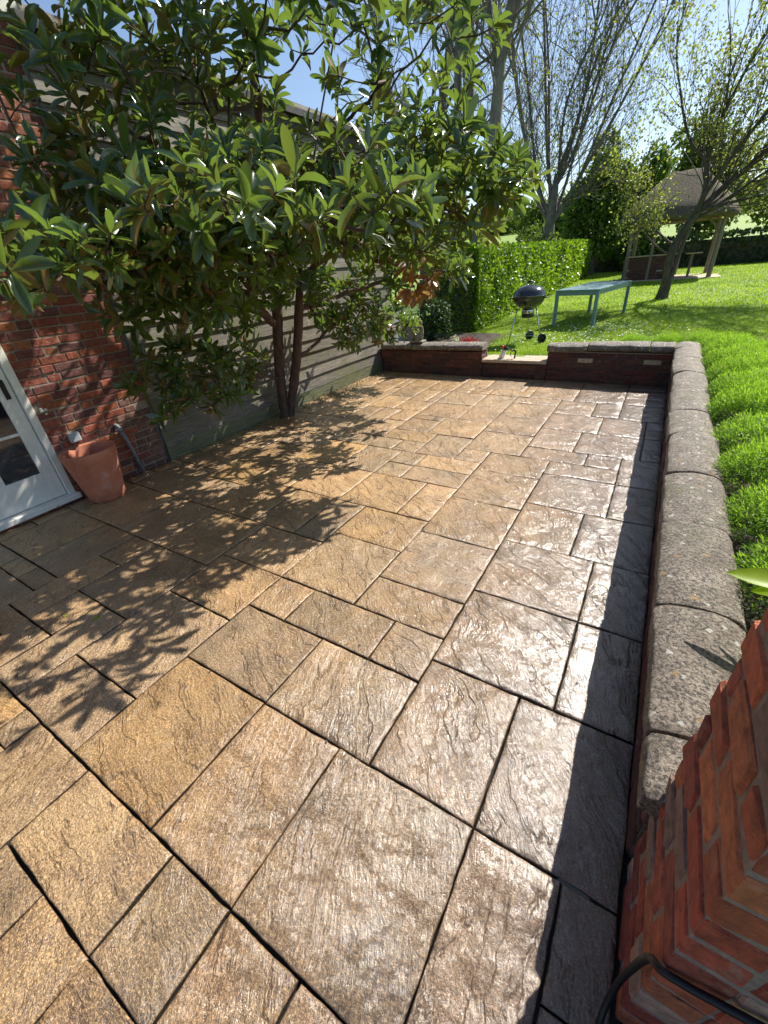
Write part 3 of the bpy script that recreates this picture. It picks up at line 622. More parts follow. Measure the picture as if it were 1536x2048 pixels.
# ---- brick pier, corner close to the camera
pier = thing('brick_pier', 'tall orange red brick pier at the near end of the coping, bottom right', 'brick pier', (.6, .6, 0))
mb = MB(); PX, PA, PB = .335, .385, .785
PALP = [(.50, .11, .06), (.54, .15, .07), (.42, .09, .055), (.58, .20, .09), (.34, .09, .065), (.50, .13, .08), (.44, .11, .07), (.28, .19, .16), (.50, .34, .25)]
z = -.02; row = 0; J = .014
while z < 2.6:
    zt = z + .085; o = (.012 if row % 2 else -.008) + rng.normal(0, .003)
    cuts = [PA, PA + .225 - .0, PB + o] if row % 2 else [PA, PA + .112, PA + .327, PB + o]
    for a, b in zip(cuts[:-1], cuts[1:]):
        c = np.array(PALP[rng.integers(len(PALP))]) * (.75 + .45 * rng.random()); p = abs(rng.normal(0, .003))
        box(mb, (PX - p, a + J / 2 * (a != PA), z), (PX + .11, b - J / 2, zt), c, .008, .0022)
    a = PX + .113; k = 0
    while a < 1.3:
        L_ = .112 if (k == 0 and row % 2 == 0) else .22; c = np.array(PALP[rng.integers(len(PALP))]) * (.75 + .45 * rng.random()); p = abs(rng.normal(0, .003))
        box(mb, (a, PA - p, z), (a + L_ - J, PA + .1, zt), c, .008, .0022); a += L_; k += 1
    z += .096; row += 1
bw = mb.build('brickwork', m_brick('orange_pier_brick', 2.2), pier)
mb = MB(); box(mb, (PX + .0025, PA + .004, -.05), (1.3, PB - .014, 2.6)); mb.build('mortar', m_mortar('sandy_mortar', (.20, .155, .13), (.36, .29, .245)), bw)
# rounded lime fillet where pier meets wall
cable = MB()
pc = [(.285, .27, .0), (.297, .36, .04), (.308, .405, .14), (.314, .41, .28), (.317, .395, .43), (.330, .370, .478), (.38, .368, .485), (.43, .367, .50), (.55, .366, .525), (.9, .366, .55), (1.3, .364, .55)]
def smooth_path(p, n=8):
    p = np.array(p, float); o = []
    for i in range(len(p) - 1):
        a, b, c, d = p[max(i - 1, 0)], p[i], p[i + 1], p[min(i + 2, len(p) - 1)]
        for t in np.linspace(0, 1, n, endpoint=False): o.append(.5 * ((2 * b) + (c - a) * t + (2 * a - 5 * b + 4 * c - d) * t * t + (3 * b - a - 3 * c + d) * t ** 3))
    o.append(p[-1]); return np.array(o)
tube(cable, smooth_path(pc), .0085, 10)
tag(cable.build('cable', MCB, smooth=True), 'thick black cable draped round the corner of the brick pier', 'cable')

# ================================================================== LEAF TEMPLATES
def leaf_template(fold=.25, droop=.18, rows=(0, .10, .32, .60, .80, .93, 1.), wid=(.06, .30, .82, 1., .84, .50, .0)):
    V = []
    for t, w_ in zip(rows, wid):
        z = -droop * t * t
        V += [(-.5 * w_, t, z + fold * .5 * w_), (0, t, z), (.5 * w_, t, z + fold * .5 * w_)]
    F = []
    for i in range(len(rows) - 1):
        a = i * 3; F += [(a, a + 1, a + 4, a + 3), (a + 1, a + 2, a + 5, a + 4)]
    return np.array(V), np.array(F)
LV, LF = leaf_template()
DI = np.array([(-.5, .5, 0), (0, 0, 0), (.5, .5, 0.06), (0, 1, 0)]); DF = np.array([(0, 1, 2, 3)])

# ================================================================== MAGNOLIA
mag = thing('magnolia_tree', 'large glossy evergreen magnolia with twin trunks against the timber wall', 'tree', (-4.36, 4.27, 0))
nodes = []; par = []; 
def limb(pts, start=None, n=7, rmin=0):
    p = smooth_path(pts, n); last = start
    if start is None: last = -1
    for q in p:
        nodes.append(q); par.append(last); last = len(nodes) - 1
def near(p): return int(np.argmin(np.linalg.norm(np.array(nodes) - np.array(p), axis=1)))
def limb_from(pts, n=6):
    s = near(pts[0]); p = smooth_path(pts, n)[1:]; last = s
    for q in p: nodes.append(q + rng.normal(0, .012, 3)); par.append(last); last = len(nodes) - 1
limb([(-4.41, 4.18, -.03), (-4.39, 4.19, .3), (-4.35, 4.2, .7), (-4.26, 4.22, 1.2), (-4.17, 4.24, 1.7), (-4.02, 4.2, 2.3), (-3.85, 4.1, 3.1), (-3.75, 4.0, 4.2)])
limb([(-4.37, 4.25, -.03), (-4.30, 4.28, .25), (-4.15, 4.34, .75), (-4.0, 4.37, 1.3), (-3.90, 4.40, 1.75), (-3.75, 4.45, 2.3), (-3.5, 4.6, 3.1), (-3.3, 4.9, 4.0)])
for l in [
    [(-4.26, 4.22, 1.25), (-4.1, 3.6, 1.55), (-3.8, 2.9, 1.75), (-3.4, 2.2, 1.85), (-3.0, 1.6, 1.88), (-2.6, 1.1, 1.86), (-2.25, .88, 1.84)],
    [(-4.35, 4.2, .55), (-4.25, 3.7, .72), (-4.08, 3.2, .85), (-3.9, 2.7, .95), (-3.78, 2.2, 1.0)],
    [(-3.95, 4.38, 1.4), (-3.8, 5.0, 1.5), (-3.5, 5.6, 1.6), (-3.3, 6.2, 1.6)],
    [(-4.12, 4.35, .8), (-4.1, 4.8, .95), (-4.05, 5.4, 1.15), (-3.9, 6.0, 1.2)],
    [(-4.17, 4.24, 1.7), (-3.6, 3.8, 2.05), (-3.0, 3.3, 2.25), (-2.3, 3.1, 2.35), (-1.7, 3.2, 2.35)],
    [(-3.90, 4.40, 1.75), (-3.3, 4.45, 2.0), (-2.6, 4.4, 2.1), (-2.0, 4.3, 2.2), (-1.4, 4.2, 2.3)],
    [(-3.3, 4.45, 2.0), (-2.8, 4.6, 1.85), (-2.4, 4.6, 1.75)], [(-3.5, 5.6, 1.6), (-3.0, 5.8, 1.85), (-2.4, 5.8, 2.0)],
    [(-4.02, 4.2, 2.3), (-3.5, 3.3, 2.7), (-2.9, 2.5, 2.9), (-2.7, 1.9, 2.8)],
    [(-4.1, 3.6, 1.55), (-3.6, 3.0, 2.1), (-3.2, 2.4, 2.35), (-2.8, 1.8, 2.4)],
    [(-3.75, 4.45, 2.3), (-3.1, 4.0, 2.7), (-2.4, 3.7, 2.9), (-1.8, 3.5, 3.0)],
    [(-3.85, 4.1, 3.1), (-3.3, 3.6, 3.3), (-2.7, 3.1, 3.3)], [(-3.75, 4.0, 4.2), (-3.5, 3.5, 4.5), (-3.3, 2.8, 4.6), (-3.5, 2.1, 4.4)], [(-3.75, 4.0, 4.2), (-3.2, 4.0, 4.7), (-2.7, 3.8, 4.9)],
    [(-3.5, 4.6, 3.1), (-3.2, 5.1, 3.4), (-2.9, 5.6, 3.7)],
    [(-3.1, 4.0, 2.7), (-2.3, 4.3, 3.2), (-1.7, 4.5, 3.7)]]: limb_from(l)
n_limb = len(nodes)
blobs = [((-2.75, 2.75, 2.36), (.85, .85, .36), 74, .1), ((-3.0, 1.95, 2.32), (.7, .65, .38), 62, .1), ((-2.2, 3.2, 2.30), (.75, .85, .36), 68, .1), ((-1.6, 3.6, 2.36), (.5, .6, .30), 44, .1), ((-1.33, 3.95, 2.32), (.34, .5, .2), 24, .1),
         ((-3.15, 2.0, 2.0), (.75, .6, .26), 66, 0), ((-2.55, 2.25, 1.95), (.5, .6, .17), 34, 0), ((-2.5, 1.25, 1.96), (.45, .35, .13), 20, 0), ((-1.9, 3.6, 2.05), (.6, .6, .22), 34, 0), ((-3.7, 1.7, 2.15), (.5, .5, .3), 16, 0),
         ((-1.8, 3.6, 2.95), (.6, .6, .3), 16, .1), ((-2.45, 3.0, 3.15), (.8, .7, .35), 26, .2), ((-3.0, 2.4, 3.15), (.7, .7, .35), 36, .2), ((-2.95, 1.8, 2.9), (.55, .55, .35), 18, .2), ((-2.5, 3.2, 2.1), (.6, .6, .2), 26, 0),
         ((-2.25, .86, 1.90), (.36, .18, .11), 9, 0), ((-2.3, 4.5, 1.75), (.55, .5, .25), 26, 0), ((-3.3, 3.4, 2.35), (.7, .7, .45), 50, .2), ((-3.2, 4.9, 2.3), (.7, .8, .5), 40, .2),
         ((-2.6, 4.2, 2.2), (.7, .6, .35), 46, .1), ((-3.6, 2.6, 1.9), (.6, .6, .25), 32, 0), ((-3.8, 2.45, .98), (.34, .66, .34), 48, 0), ((-4.1, 3.4, .9), (.2, .4, .22), 10, 0), ((-3.9, 5.4, 1.2), (.42, .75, .45), 52, 0), ((-3.75, 6.3, 1.0), (.4, .5, .38), 26, 0), ((-3.5, 5.7, 1.75), (.5, .6, .3), 30, 0), ((-3.9, 4.7, 1.7), (.4, .4, .3), 16, 0), ((-3.7, 3.5, 1.75), (.45, .5, .25), 22, 0),
         ((-3.0, 5.4, 3.4), (.7, .7, .5), 18, .2), ((-3.6, 4.2, 3.7), (.7, .9, .6), 24, .2), ((-2.2, 4.4, 3.5), (.7, .6, .4), 14, .2), ((-3.6, 3.2, 3.5), (.6, .7, .5), 26, .2), ((-2.5, 2.6, 3.7), (.8, .7, .35), 14, .2), ((-2.5, 5.7, 2.05), (.6, .8, .28), 34, 0), ((-3.1, 6.4, 2.0), (.6, .5, .3), 24, 0), ((-1.5, 2.3, 2.12), (.45, .5, .16), 22, 0), ((-1.9, 1.6, 2.1), (.5, .35, .14), 16, 0), ((-3.4, 2.3, 1.66), (.65, .65, .20), 34, 0), ((-4.1, 3.3, 1.5), (.22, .6, .30), 22, 0), ((-3.9, 4.1, 1.65), (.4, .35, .2), 14, 0), ((-4.1, 5.1, 1.5), (.25, .5, .35), 22, 0), ((-3.2, 2.7, 4.5), (.9, .9, .5), 62, .2), ((-2.6, 3.7, 4.7), (1., 1., .5), 50, .2), ((-3.5, 4.3, 5.0), (.9, .9, .6), 44, .2), ((-3.7, 1.9, 4.2), (.5, .6, .5), 30, .2)]
tips = []
for c, r, n, hol in blobs:
    k = 0
    while k < n:
        d = rng.normal(size=3); d /= np.linalg.norm(d); rr = rng.random() ** (1 / 3.); rr = max(rr, hol + .3 * rng.random())
        p = np.array(c) + d * rr * np.array(r)
        if p[0] < -4.42: continue
        if all(np.sum((p - t[0]) ** 2) > .010 for t in tips[-80:]): tips.append((p, d, c)); k += 1
order = sorted(range(len(tips)), key=lambda q: np.linalg.norm(tips[q][0] - np.array((-4.3, 4.3, 1.8))))
NA = [np.array(q) for q in nodes]; tipdir = []
for q in order:
    p, d, c = tips[q]; A = np.array(NA); dd = p - A; L = np.linalg.norm(dd, axis=1)
    s = int(np.argmin(L + .15 * np.maximum(0, A[:, 2] - p[2]) * 2)); a = NA[s]; Ls = L[s]; m_ = max(2, int(Ls / .12)); last = s
    side = rng.normal(0, .05, 3) * Ls; up = np.array((0, 0, -.10 * Ls))
    for t in np.linspace(0, 1, m_ + 1)[1:]:
        pt = a + (p - a) * t + (side + up) * math.sin(math.pi * t) + (rng.normal(0, .006, 3) if t < 1 else 0)
        NA.append(pt); par.append(last); last = len(NA) - 1
    g = unit(NA[last] - NA[par[last]]); tipdir.append((NA[last], unit(g * .6 + d * .35 + np.array((0, 0, .45)))))
cnt = np.zeros(len(NA))
hasch = set(par)
for q in range(len(NA)): 
    if q not in hasch: cnt[q] = 1
for q in range(len(NA) - 1, -1, -1):
    if par[q] >= 0: cnt[par[q]] += cnt[q]
radn = .0042 * np.maximum(cnt, 1) ** .52
base_r = lambda q: radn[q]
mbT = MB(); ch = {}
for q, p_ in enumerate(par): ch.setdefault(p_, []).append(q)
def strand(start, prev):
    st = [prev, start] if prev >= 0 else [start]; cur = start; out_ = []
    while cur in ch:
        kids = sorted(ch[cur], key=lambda k_: -cnt[k_]); out_ += [(k_, cur) for k_ in kids[1:]]; cur = kids[0]; st.append(cur)
    P_ = np.array([NA[k_] for k_ in st]); r_ = np.array([radn[k_] for k_ in st])
    if prev >= 0: r_[0] = min(radn[prev], r_[1] * 1.25)
    r_ = np.minimum(r_, .070)
    if prev < 0: r_[0] *= 1.35; r_[1] *= 1.15
    nn = 12 if r_.max() > .04 else (7 if r_.max() > .012 else 4)
    tube(mbT, P_, r_, nn, wob=.035 if nn == 12 else 0, cap=False)
    return out_
stack = [(q, -1) for q in ch[-1]]
while stack:
    s, p_ = stack.pop(); stack += strand(s, p_)
mbT.build('trunk', MBK, mag, smooth=True)
mbL = MB(); mbB = MB(); pos = []; D = []; S = []; C = []; NRM = []; dead = []
BRC = np.array((-2.40, 4.45, 1.60))
for p, d in tipdir:
    n = rng.integers(7, 12); a0 = rng.random() * 6.28; u = unit(np.cross(d, rng.normal(size=3))); v = np.cross(d, u); big = rng.choice([rng.uniform(.10, .145), rng.uniform(.14, .20)])
    isd = np.linalg.norm((p - BRC) / np.array((.42, .50, .34))) < 1.0
    for k in range(n):
        a = a0 + k * 2.4 + rng.normal(0, .15); tilt = rad(30 + 55 * (k / n) + rng.normal(0, 9)); out_ = u * math.cos(a) + v * math.sin(a)
        dl = d * math.cos(tilt) + out_ * math.sin(tilt); dl[2] -= .16 * (k / n) + (.7 if isd else 0)
        dl = unit(dl); up = unit(d * math.sin(tilt) - out_ * math.cos(tilt) + rng.normal(0, .25, 3))
        pos.append(p - d * .035 * (k / n) + dl * .008); D.append(dl); NRM.append(up); S.append(big * (1.05 - .30 * rng.random())); dead.append(isd)
# older leaves sit singly further down the twigs
tw = [q for q in range(n_limb, len(NA)) if cnt[q] <= 2 and q in hasch]
for q in tw:
    if rng.random() < .45:
        g = unit(NA[q] - NA[par[q]]); r_ = unit(np.cross(g, rng.normal(size=3))); dl = unit(g * .5 + r_ + np.array((0, 0, -.1)))
        pos.append(NA[q]); D.append(dl); NRM.append(unit(g * .5 + np.array((0, 0, 1.)) + rng.normal(0, .3, 3))); S.append(rng.uniform(.12, .18)); dead.append(np.linalg.norm((NA[q] - BRC) / .32) < 1)
pos = np.array(pos); D = unit(np.array(D)); NRM = np.array(NRM); S = np.array(S); dead = np.array(dead)
Xa = unit(np.cross(D, NRM)); Za = np.cross(Xa, D)
C = np.stack([rng.random(len(pos)), (rng.random(len(pos)) < .3) * 1., rng.random(len(pos))], 1)
W = S * rng.uniform(.26, .38, len(S)); sc3 = np.stack([W, S, S * rng.uniform(-.3, 2.2, len(S))], 1)
scatter(mbL, LV, LF, pos[~dead], Xa[~dead], D[~dead], Za[~dead], sc3[~dead], C[~dead])
mbL.build('crown', MLF, mag, smooth=True)
if dead.any():
    mbB = MB(); scatter(mbB, LV, LF, pos[dead], Xa[dead], D[dead], Za[dead], sc3[dead] * 1.15, C[dead]); o = mbB.build('dead_leaves', MLB, mag, smooth=True); o['label'] = 'cluster of withered brown leaves at the far end of the crown'
print('magnolia leaves', len(pos))

# ================================================================== POT, TABLE, BBQ, STATUE, SPRAY
mb = MB(); Hh = .50
pr = [(0, 0), (.150, 0), (.162, .012), (.205, .30), (.232, .40), (.236, .41), (.262, .49), (.262, .505), (.245, .508), (.238, .49), (.212, .40), (.19, .30), (.17, .22), (0, .215)]
pot = None
mb = MB(); lathe(mb, [(0, 0), (.150, 0), (.163, .010), (.176, .10), (.198, .26), (.221, .405), (.226, .413), (.236, .47), (.240, .497), (.236, .507), (.222, .507), (.214, .49), (.20, .40), (.185, .30), (.178, .24)], (-4.375, 1.54, -.002), 48, tilt=rotm('Y', rad(-1)))
pot = thing('plant_pot', 'tall tapering terracotta pot standing by the cream door', 'plant pot', (-4.375, 1.54, 0))
mb.build('pot_body', MTC, pot, smooth=True)
mb = MB(); a = np.linspace(0, 2 * np.pi, 28, endpoint=False); mb.add(np.concatenate([[(-4.375, 1.54, .30)], np.stack([-4.375 + .186 * np.cos(a), 1.54 + .186 * np.sin(a), .295 + .012 * rng.random(28)], -1)]), [(0, 1 + q, 1 + (q + 1) % 28) for q in range(28)])
mb.build('pot_soil', MSO, pot)

tab = thing('garden_table', 'long teal painted wooden table on the lawn', 'table', (-1.47, 12.2, .28))
WW = .96; LL = 2.55; TZ = .748; th_ = -.167
ex3 = np.array((math.cos(th_), math.sin(th_), 0)); ey3 = np.array((-math.sin(th_), math.cos(th_), 0)); ez3 = np.array((0, 0, 1.)); O3 = np.array((-2.165, 11.04, .28))
mb = MB()
for k in range(7):
    a = (k + .5) * WW / 7 ; obox(mb, O3 + ex3 * a + ey3 * LL / 2 + ez3 * (TZ + .011), ex3, ey3, ez3, (WW / 14 - .0025, LL / 2, .011), bev=.002)
mb.build('tabletop', MTL, tab)
mb = MB()
for a in (.045, WW - .045): obox(mb, O3 + ex3 * a + ey3 * LL / 2 + ez3 * (TZ - .048), ex3, ey3, ez3, (.012, LL / 2 - .06, .046))
for b in (.045, LL - .045): obox(mb, O3 + ex3 * WW / 2 + ey3 * b + ez3 * (TZ - .048), ex3, ey3, ez3, (WW / 2 - .06, .012, .046))
mb.build('apron', MTL, tab)
for a in (.045, WW - .045):
    for b in (.045, LL - .045):
        m2 = MB(); obox(m2, O3 + ex3 * a + ey3 * b + ez3 * (TZ / 2 - .01), ex3, ey3, ez3, (.034, .034, TZ / 2 + .008), bev=.004); m2.build('leg', MTL, tab)

BC = np.array((-2.20, 8.90, .285)); 
bbq = thing('kettle_barbecue', 'round black kettle barbecue with chrome legs and two wheels on the grass', 'barbecue', tuple(BC))
def bb(prof, mat, name, par_=bbq, sm=True, c=(0, 0, 0), n=40): m2 = MB(); lathe(m2, prof, BC + np.array(c), n); return m2.build(name, mat, par_, smooth=sm)
R0 = .29; zb = .83
bowl = [(0, zb - .235)] + [(R0 * math.sin(t), zb - .235 * math.cos(t)) for t in np.linspace(.12, math.pi / 2, 12)] + [(R0 + .008, zb + .002), (R0 + .008, zb + .014), (R0 - .01, zb + .014)]
bb(bowl, MEN, 'bowl')
lid = [(R0 + .012, zb + .016), (R0 + .012, zb + .028)] + [(R0 * math.cos(t), zb + .028 + .165 * math.sin(t)) for t in np.linspace(.05, math.pi / 2 - .02, 12)] + [(0, zb + .194)]
ld = bb(lid, MEN, 'lid')
rimb = bb([(R0 + .009, zb + .013), (R0 + .017, zb + .015), (R0 + .009, zb + .017)], MCH, 'rim')
m2 = MB(); tube(m2, smooth_path([BC + (-.07, 0, zb + .185), BC + (-.06, 0, zb + .235), BC + (.06, 0, zb + .235), BC + (.07, 0, zb + .185)], 5), .007, 8); m2.build('handle_bracket', MCH, ld, smooth=True)
m2 = MB(); tube(m2, [BC + (-.055, 0, zb + .240), BC + (0, 0, zb + .246), BC + (.055, 0, zb + .240)], .013, 10); m2.build('handle', MBP, ld, smooth=True)
for s_ in (-1, 1):
    m2 = MB(); tube(m2, smooth_path([BC + (s_ * .28, -.07, zb - .03), BC + (s_ * .335, -.05, zb - .025), BC + (s_ * .335, .05, zb - .025), BC + (s_ * .28, .07, zb - .03)], 5), .011, 8); m2.build('side_handle', MBP, bbq, smooth=True)
ac = bb([(0, zb - .375), (.10, zb - .37), (.112, zb - .355), (.115, zb - .30), (.108, zb - .295), (.108, zb - .24), (.11, zb - .225)], MBP, 'ash_catcher')
bb([(.1165, zb - .292), (.1175, zb - .29), (.1175, zb - .232), (.1165, zb - .23)], MCH, 'ash_band', ac)
m2 = MB()
for k, a in enumerate((-2.15, -1.85, -1.6, -1.3, -1.1)): obox(m2, BC + np.array((.1185 * math.cos(a), .1185 * math.sin(a), zb - .262)), np.array((-math.sin(a), math.cos(a), 0)), np.array((math.cos(a), math.sin(a), 0)), np.array((0, 0, 1.)), (.009, .001, .014))
m2.build('band_marking', MBP, ac)
legs = [((-.17, -.12), (-.27, -.26)), ((.15, -.02), (.30, -.02)), ((-.03, .16), (-.02, .30))]
for k, (a, b) in enumerate(legs):
    m2 = MB(); tube(m2, [BC + (a[0], a[1], zb - .19), BC + (b[0], b[1], .0 if k == 0 else .075)], .0125, 10); m2.build('leg', MCH, bbq, smooth=True)
wa = unit(np.array((.32, .32, 0)) * np.array((1, -1, 0))); wa = unit(np.array((.32, -.32, 0)))
for (x, y) in ((.325, -.045), (-.005, .325)):
    c = BC + np.array((x, y, .090)); ax = unit(np.array((.32, -.32, 0))); up = np.array((0, 0, 1.)); tt = np.stack([np.cross(ax, up), up, ax], 1)
    m2 = MB(); lathe(m2, [(.058, -.018), (.080, -.020), (.090, -.012), (.090, .012), (.080, .020), (.058, .018)], c, 28, tilt=tt); wh = m2.build('wheel', MBP, bbq, smooth=True)
    m2 = MB(); lathe(m2, [(0, -.014), (.059, -.008), (.059, .008), (0, .014)], c, 20, tilt=tt); m2.build('hub', MIR, wh, smooth=True)
m2 = MB(); tube(m2, [BC + (.325, -.045, .078), BC + (-.005, .325, .078)], .006, 6); tube(m2, [BC + (-.24, -.21, .14), BC + (.27, -.02, .14), BC + (-.02, .28, .14), BC + (-.24, -.21, .14)], .004, 5); m2.build('axle', MCH, bbq)

st = thing('garden_statue', 'small mossy stone statue of three huddled figures on the low wall', 'statue', (-3.79, 7.31, .545))
def blob(mb, c, r, n=14, m_=10, jn=.06, tilt=None):
    th = np.linspace(0, np.pi, m_); lathe(mb, [(math.sin(t) * r[0] * (1 + jn * math.sin(5 * t + c[0] * 9)), -math.cos(t) * r[2]) for t in th], c, n, ecc=(1, r[1] / r[0]), tilt=tilt)
sb = MB(); box(sb, (-3.92, 7.22, .532), (-3.66, 7.41, .565), bev=.008, jit=.003); sb.build('base', MST, st)
for k, (x, y, hh, r) in enumerate(((-3.865, 7.31, .33, .058), (-3.74, 7.33, .37, .060), (-3.775, 7.25, .20, .045))):
    m2 = MB(); blob(m2, (x, y, .56 + hh * .36), (r, r * .9, hh * .40)); blob(m2, (x + .006, y - .01, .56 + hh * .80), (r * .62, r * .6, hh * .17)); blob(m2, (x - r * .8, y - .01, .56 + hh * .42), (r * .3, r * .4, hh * .27)); blob(m2, (x + r * .8, y - .01, .56 + hh * .42), (r * .3, r * .4, hh * .27))
    m2.build('figure', MST, st, smooth=True)

SC_ = np.array((-2.20, 7.36, .286))
sg = thing('foam_spray_bottle', 'white foam spray bottle with red and black nozzle lying on the stone step', 'spray bottle', tuple(SC_))
tl = rotm('Y', rad(24))
m2 = MB(); lathe(m2, [(0, 0), (.042, 0), (.047, .008), (.045, .06), (.036, .115), (.022, .14), (.018, .15)], SC_, 24, tilt=tl); m2.build('bottle', MWB, sg, smooth=True)
top = SC_ + tl @ np.array((0, 0, .16))
m2 = MB(); lathe(m2, [(.021, -.02), (.024, -.015), (.024, .012), (.012, .02), (0, .022)], top, 16, tilt=tl); tube(m2, [top + (-.03, 0, .03), top + (.035, 0, .012), top + (.10, 0, -.012), top + (.15, -.003, -.02)], [.016, .014, .010, .012], 10)
m2.build('nozzle_body', MBP, sg, smooth=True)
m2 = MB(); tube(m2, [top + (-.075, 0, .045), top + (-.03, 0, .03)], [.024, .018], 12); m2.build('nozzle_tip', MRP, sg, smooth=True)
m2 = MB(); tube(m2, smooth_path([top + (.14, 0, -.015), top + (.175, 0, -.03), top + (.17, 0, -.09), top + (.165, 0, -.145)], 5), [.016] * 8 + [.014] * 8, 10); tube(m2, smooth_path([top + (.14, 0, -.03), top + (.09, 0, -.05), top + (.095, 0, -.10), top + (.12, 0, -.115)], 4), .005, 6)
m2.build('trigger_grip', MBP, sg, smooth=True)

# ================================================================== HEDGES
def leafcloud(mb, P, Nrm, size, spread=.9, colf=None):
    n = len(P); d = unit(Nrm + rng.normal(0, spread, (n, 3))); X, Y, Z = frames(unit(rng.normal(size=(n, 3)) + Nrm * .3), d)
    s = size * rng.uniform(.65, 1.3, n); c = rng.random((n, 3)) if colf is None else colf
    sc3 = np.stack([s * .75, s, s], 1); scatter(mb, DI, DF, P, X, Y, Z, sc3, c)
def hedge(x0, x1, y0, y1, h, dens, size, name='hedge', label='', mat=MHG, faces=('+x', '-y', 'top'), zoff=0, slant=0., grade=True, y_far_sz=0):
    """box hedge. size grows with distance"""
    root = thing(name, label, 'hedge', ((x0 + x1) / 2, (y0 + y1) / 2, .3)); mb = MB()
    fx = lambda y: x1 + slant * (y - y0)
    def emit(n, f):
        P = []; N = []
        a, b = rng.random(n), rng.random(n)
        if f == '+x':
            y = y0 + (y1 - y0) * a ** (1.6 if grade else 1); x = fx(y); z = gz(x, y) + h * b; bul = (fbm(y * 1.4, z * 2, 3, 5) - .5) * .16 + rng.normal(0, .03, n); P = np.stack([x + bul, y, z], 1); N = (1, 0, .25)
        elif f == '-x':
            y = y0 + (y1 - y0) * a; x = x0 + slant * (y - y0); z = gz(x, y) + h * b; P = np.stack([x + rng.normal(0, .04, n), y, z], 1); N = (-1, 0, .2)
        elif f == '-y':
            x = x0 + (x1 - x0) * a; y = np.full(n, y0) + (fbm(x * 1.6, b * 3, 3, 8) - .5) * .18 + rng.normal(0, .035, n); z = gz(x, y) + h * b; P = np.stack([x, y, z], 1); N = (0, -1, .2)
        else:
            y = y0 + (y1 - y0) * a ** (1.6 if grade else 1); x = x0 + slant * (y - y0) + (x1 - x0) * b; z = gz(x, y) + h + (fbm(x * 2, y * 1.4, 3, 5) - .5) * .09 + np.abs(rng.normal(0, .025, n)); P = np.stack([x, y, z], 1); N = (0, 0, 1)
        N = np.broadcast_to(np.array(N, float), P.shape); dist_ = np.hypot(P[:, 0], P[:, 1]); sz = size * np.clip(dist_ / 11, .85, 2.6)
        c = rng.random((n, 3)); c[:, 0] = np.clip(.25 + .9 * (fbm(P[:, 1] * 2.2 + P[:, 0], P[:, 2] * 3, 3, 11) - .35) + rng.normal(0, .25, n), 0, 1)
        n_ = len(P); d = unit(N + rng.normal(0, .75, (n_, 3))); X, Y, Z = frames(unit(rng.normal(size=(n_, 3)) + np.array((0, 0, .3))), d)
        s = sz * rng.uniform(.65, 1.3, n_); scatter(mb, DI, DF, P, X, Y, Z, np.stack([s * .72, s, s], 1), c)
    area = {'+x': (y1 - y0) * h, '-x': (y1 - y0) * h, '-y': (x1 - x0) * h, 'top': (y1 - y0) * (x1 - x0)}
    for f in faces: emit(int(area[f] * dens), f)
    mb.build('foliage', mat, root)
    core = MB(); ys = np.linspace(y0 + .1, y1 - .1, 30); V = []
    for y in ys:
        xa = x0 + slant * (y - y0) + .08; xb = fx(y) - .10; zb_ = gz(xb, y)
        V.append([(xa, y, zb_ - .1), (xb, y, zb_ - .1), (xb, y, zb_ + h - .07), (xa, y, zb_ + h - .07)])
    V = np.array(V); n = 4; i, j = np.meshgrid(np.arange(29), np.arange(n), indexing='ij'); j2 = (j + 1) % n
    core.add(V, np.stack([i * n + j, i * n + j2, (i + 1) * n + j2, (i + 1) * n + j], -1).reshape(-1, 4)); core.add(V[0], [(0, 1, 2, 3)]); core.add(V[-1], [(3, 2, 1, 0)])
    core.build('light_block_core', MBD, root)  # solid dark core added inside the hedge to block light
    return root
hedge(-5.0, -3.78, 10.25, 30.5, 1.72, 900, .062, label='bright green clipped hedge running away beside the barbecue', slant=-.03)
def hedge_x(x0, x1, y0, y1, h, dens, size, label, mat):
    root = thing('hedge', label, 'hedge', ((x0 + x1) / 2, y0, .5)); mb = MB(); n = int((x1 - x0) * h * dens)
    x = x0 + (x1 - x0) * rng.random(n); z = gz(x, np.full(n, y0)) + h * rng.random(n); y = y0 + (fbm(x, z * 2, 3, 3) - .5) * .4 + rng.normal(0, .06, n)
    leafcloud(mb, np.stack([x, y, z], 1), np.broadcast_to(np.array((0, -1, .2)), (n, 3)), size, .8)
    n = int((x1 - x0) * (y1 - y0) * dens); x = x0 + (x1 - x0) * rng.random(n); y = y0 + (y1 - y0) * rng.random(n); z = gz(x, y) + h + np.abs(rng.normal(0, .05, n)) + (fbm(x * 1.2, y, 3, 3) - .5) * .2
    leafcloud(mb, np.stack([x, y, z], 1), np.broadcast_to(np.array((0, 0, 1.)), (n, 3)), size, .7); mb.build('foliage', mat, root)
    c = MB(); box(c, (x0 + .1, y0 + .2, gz(x0, y0) - 1), (x1 - .1, y1 - .1, gz(x0, y0) + h - .12)); c.build('light_block_core', MBD, root); return root  # dark box added inside to stop light passing through the leaves
hedge_x(-4.6, 30, 33.5, 35.0, 1.45, 110, .17, 'dark shaded hedge across the far end of the lawn behind the gazebo', m_green('shaded_hedge_leaf', (.018, .045, .008), (.07, .12, .018), .3, .6))  # far hedge's shade put into a darker leaf colour

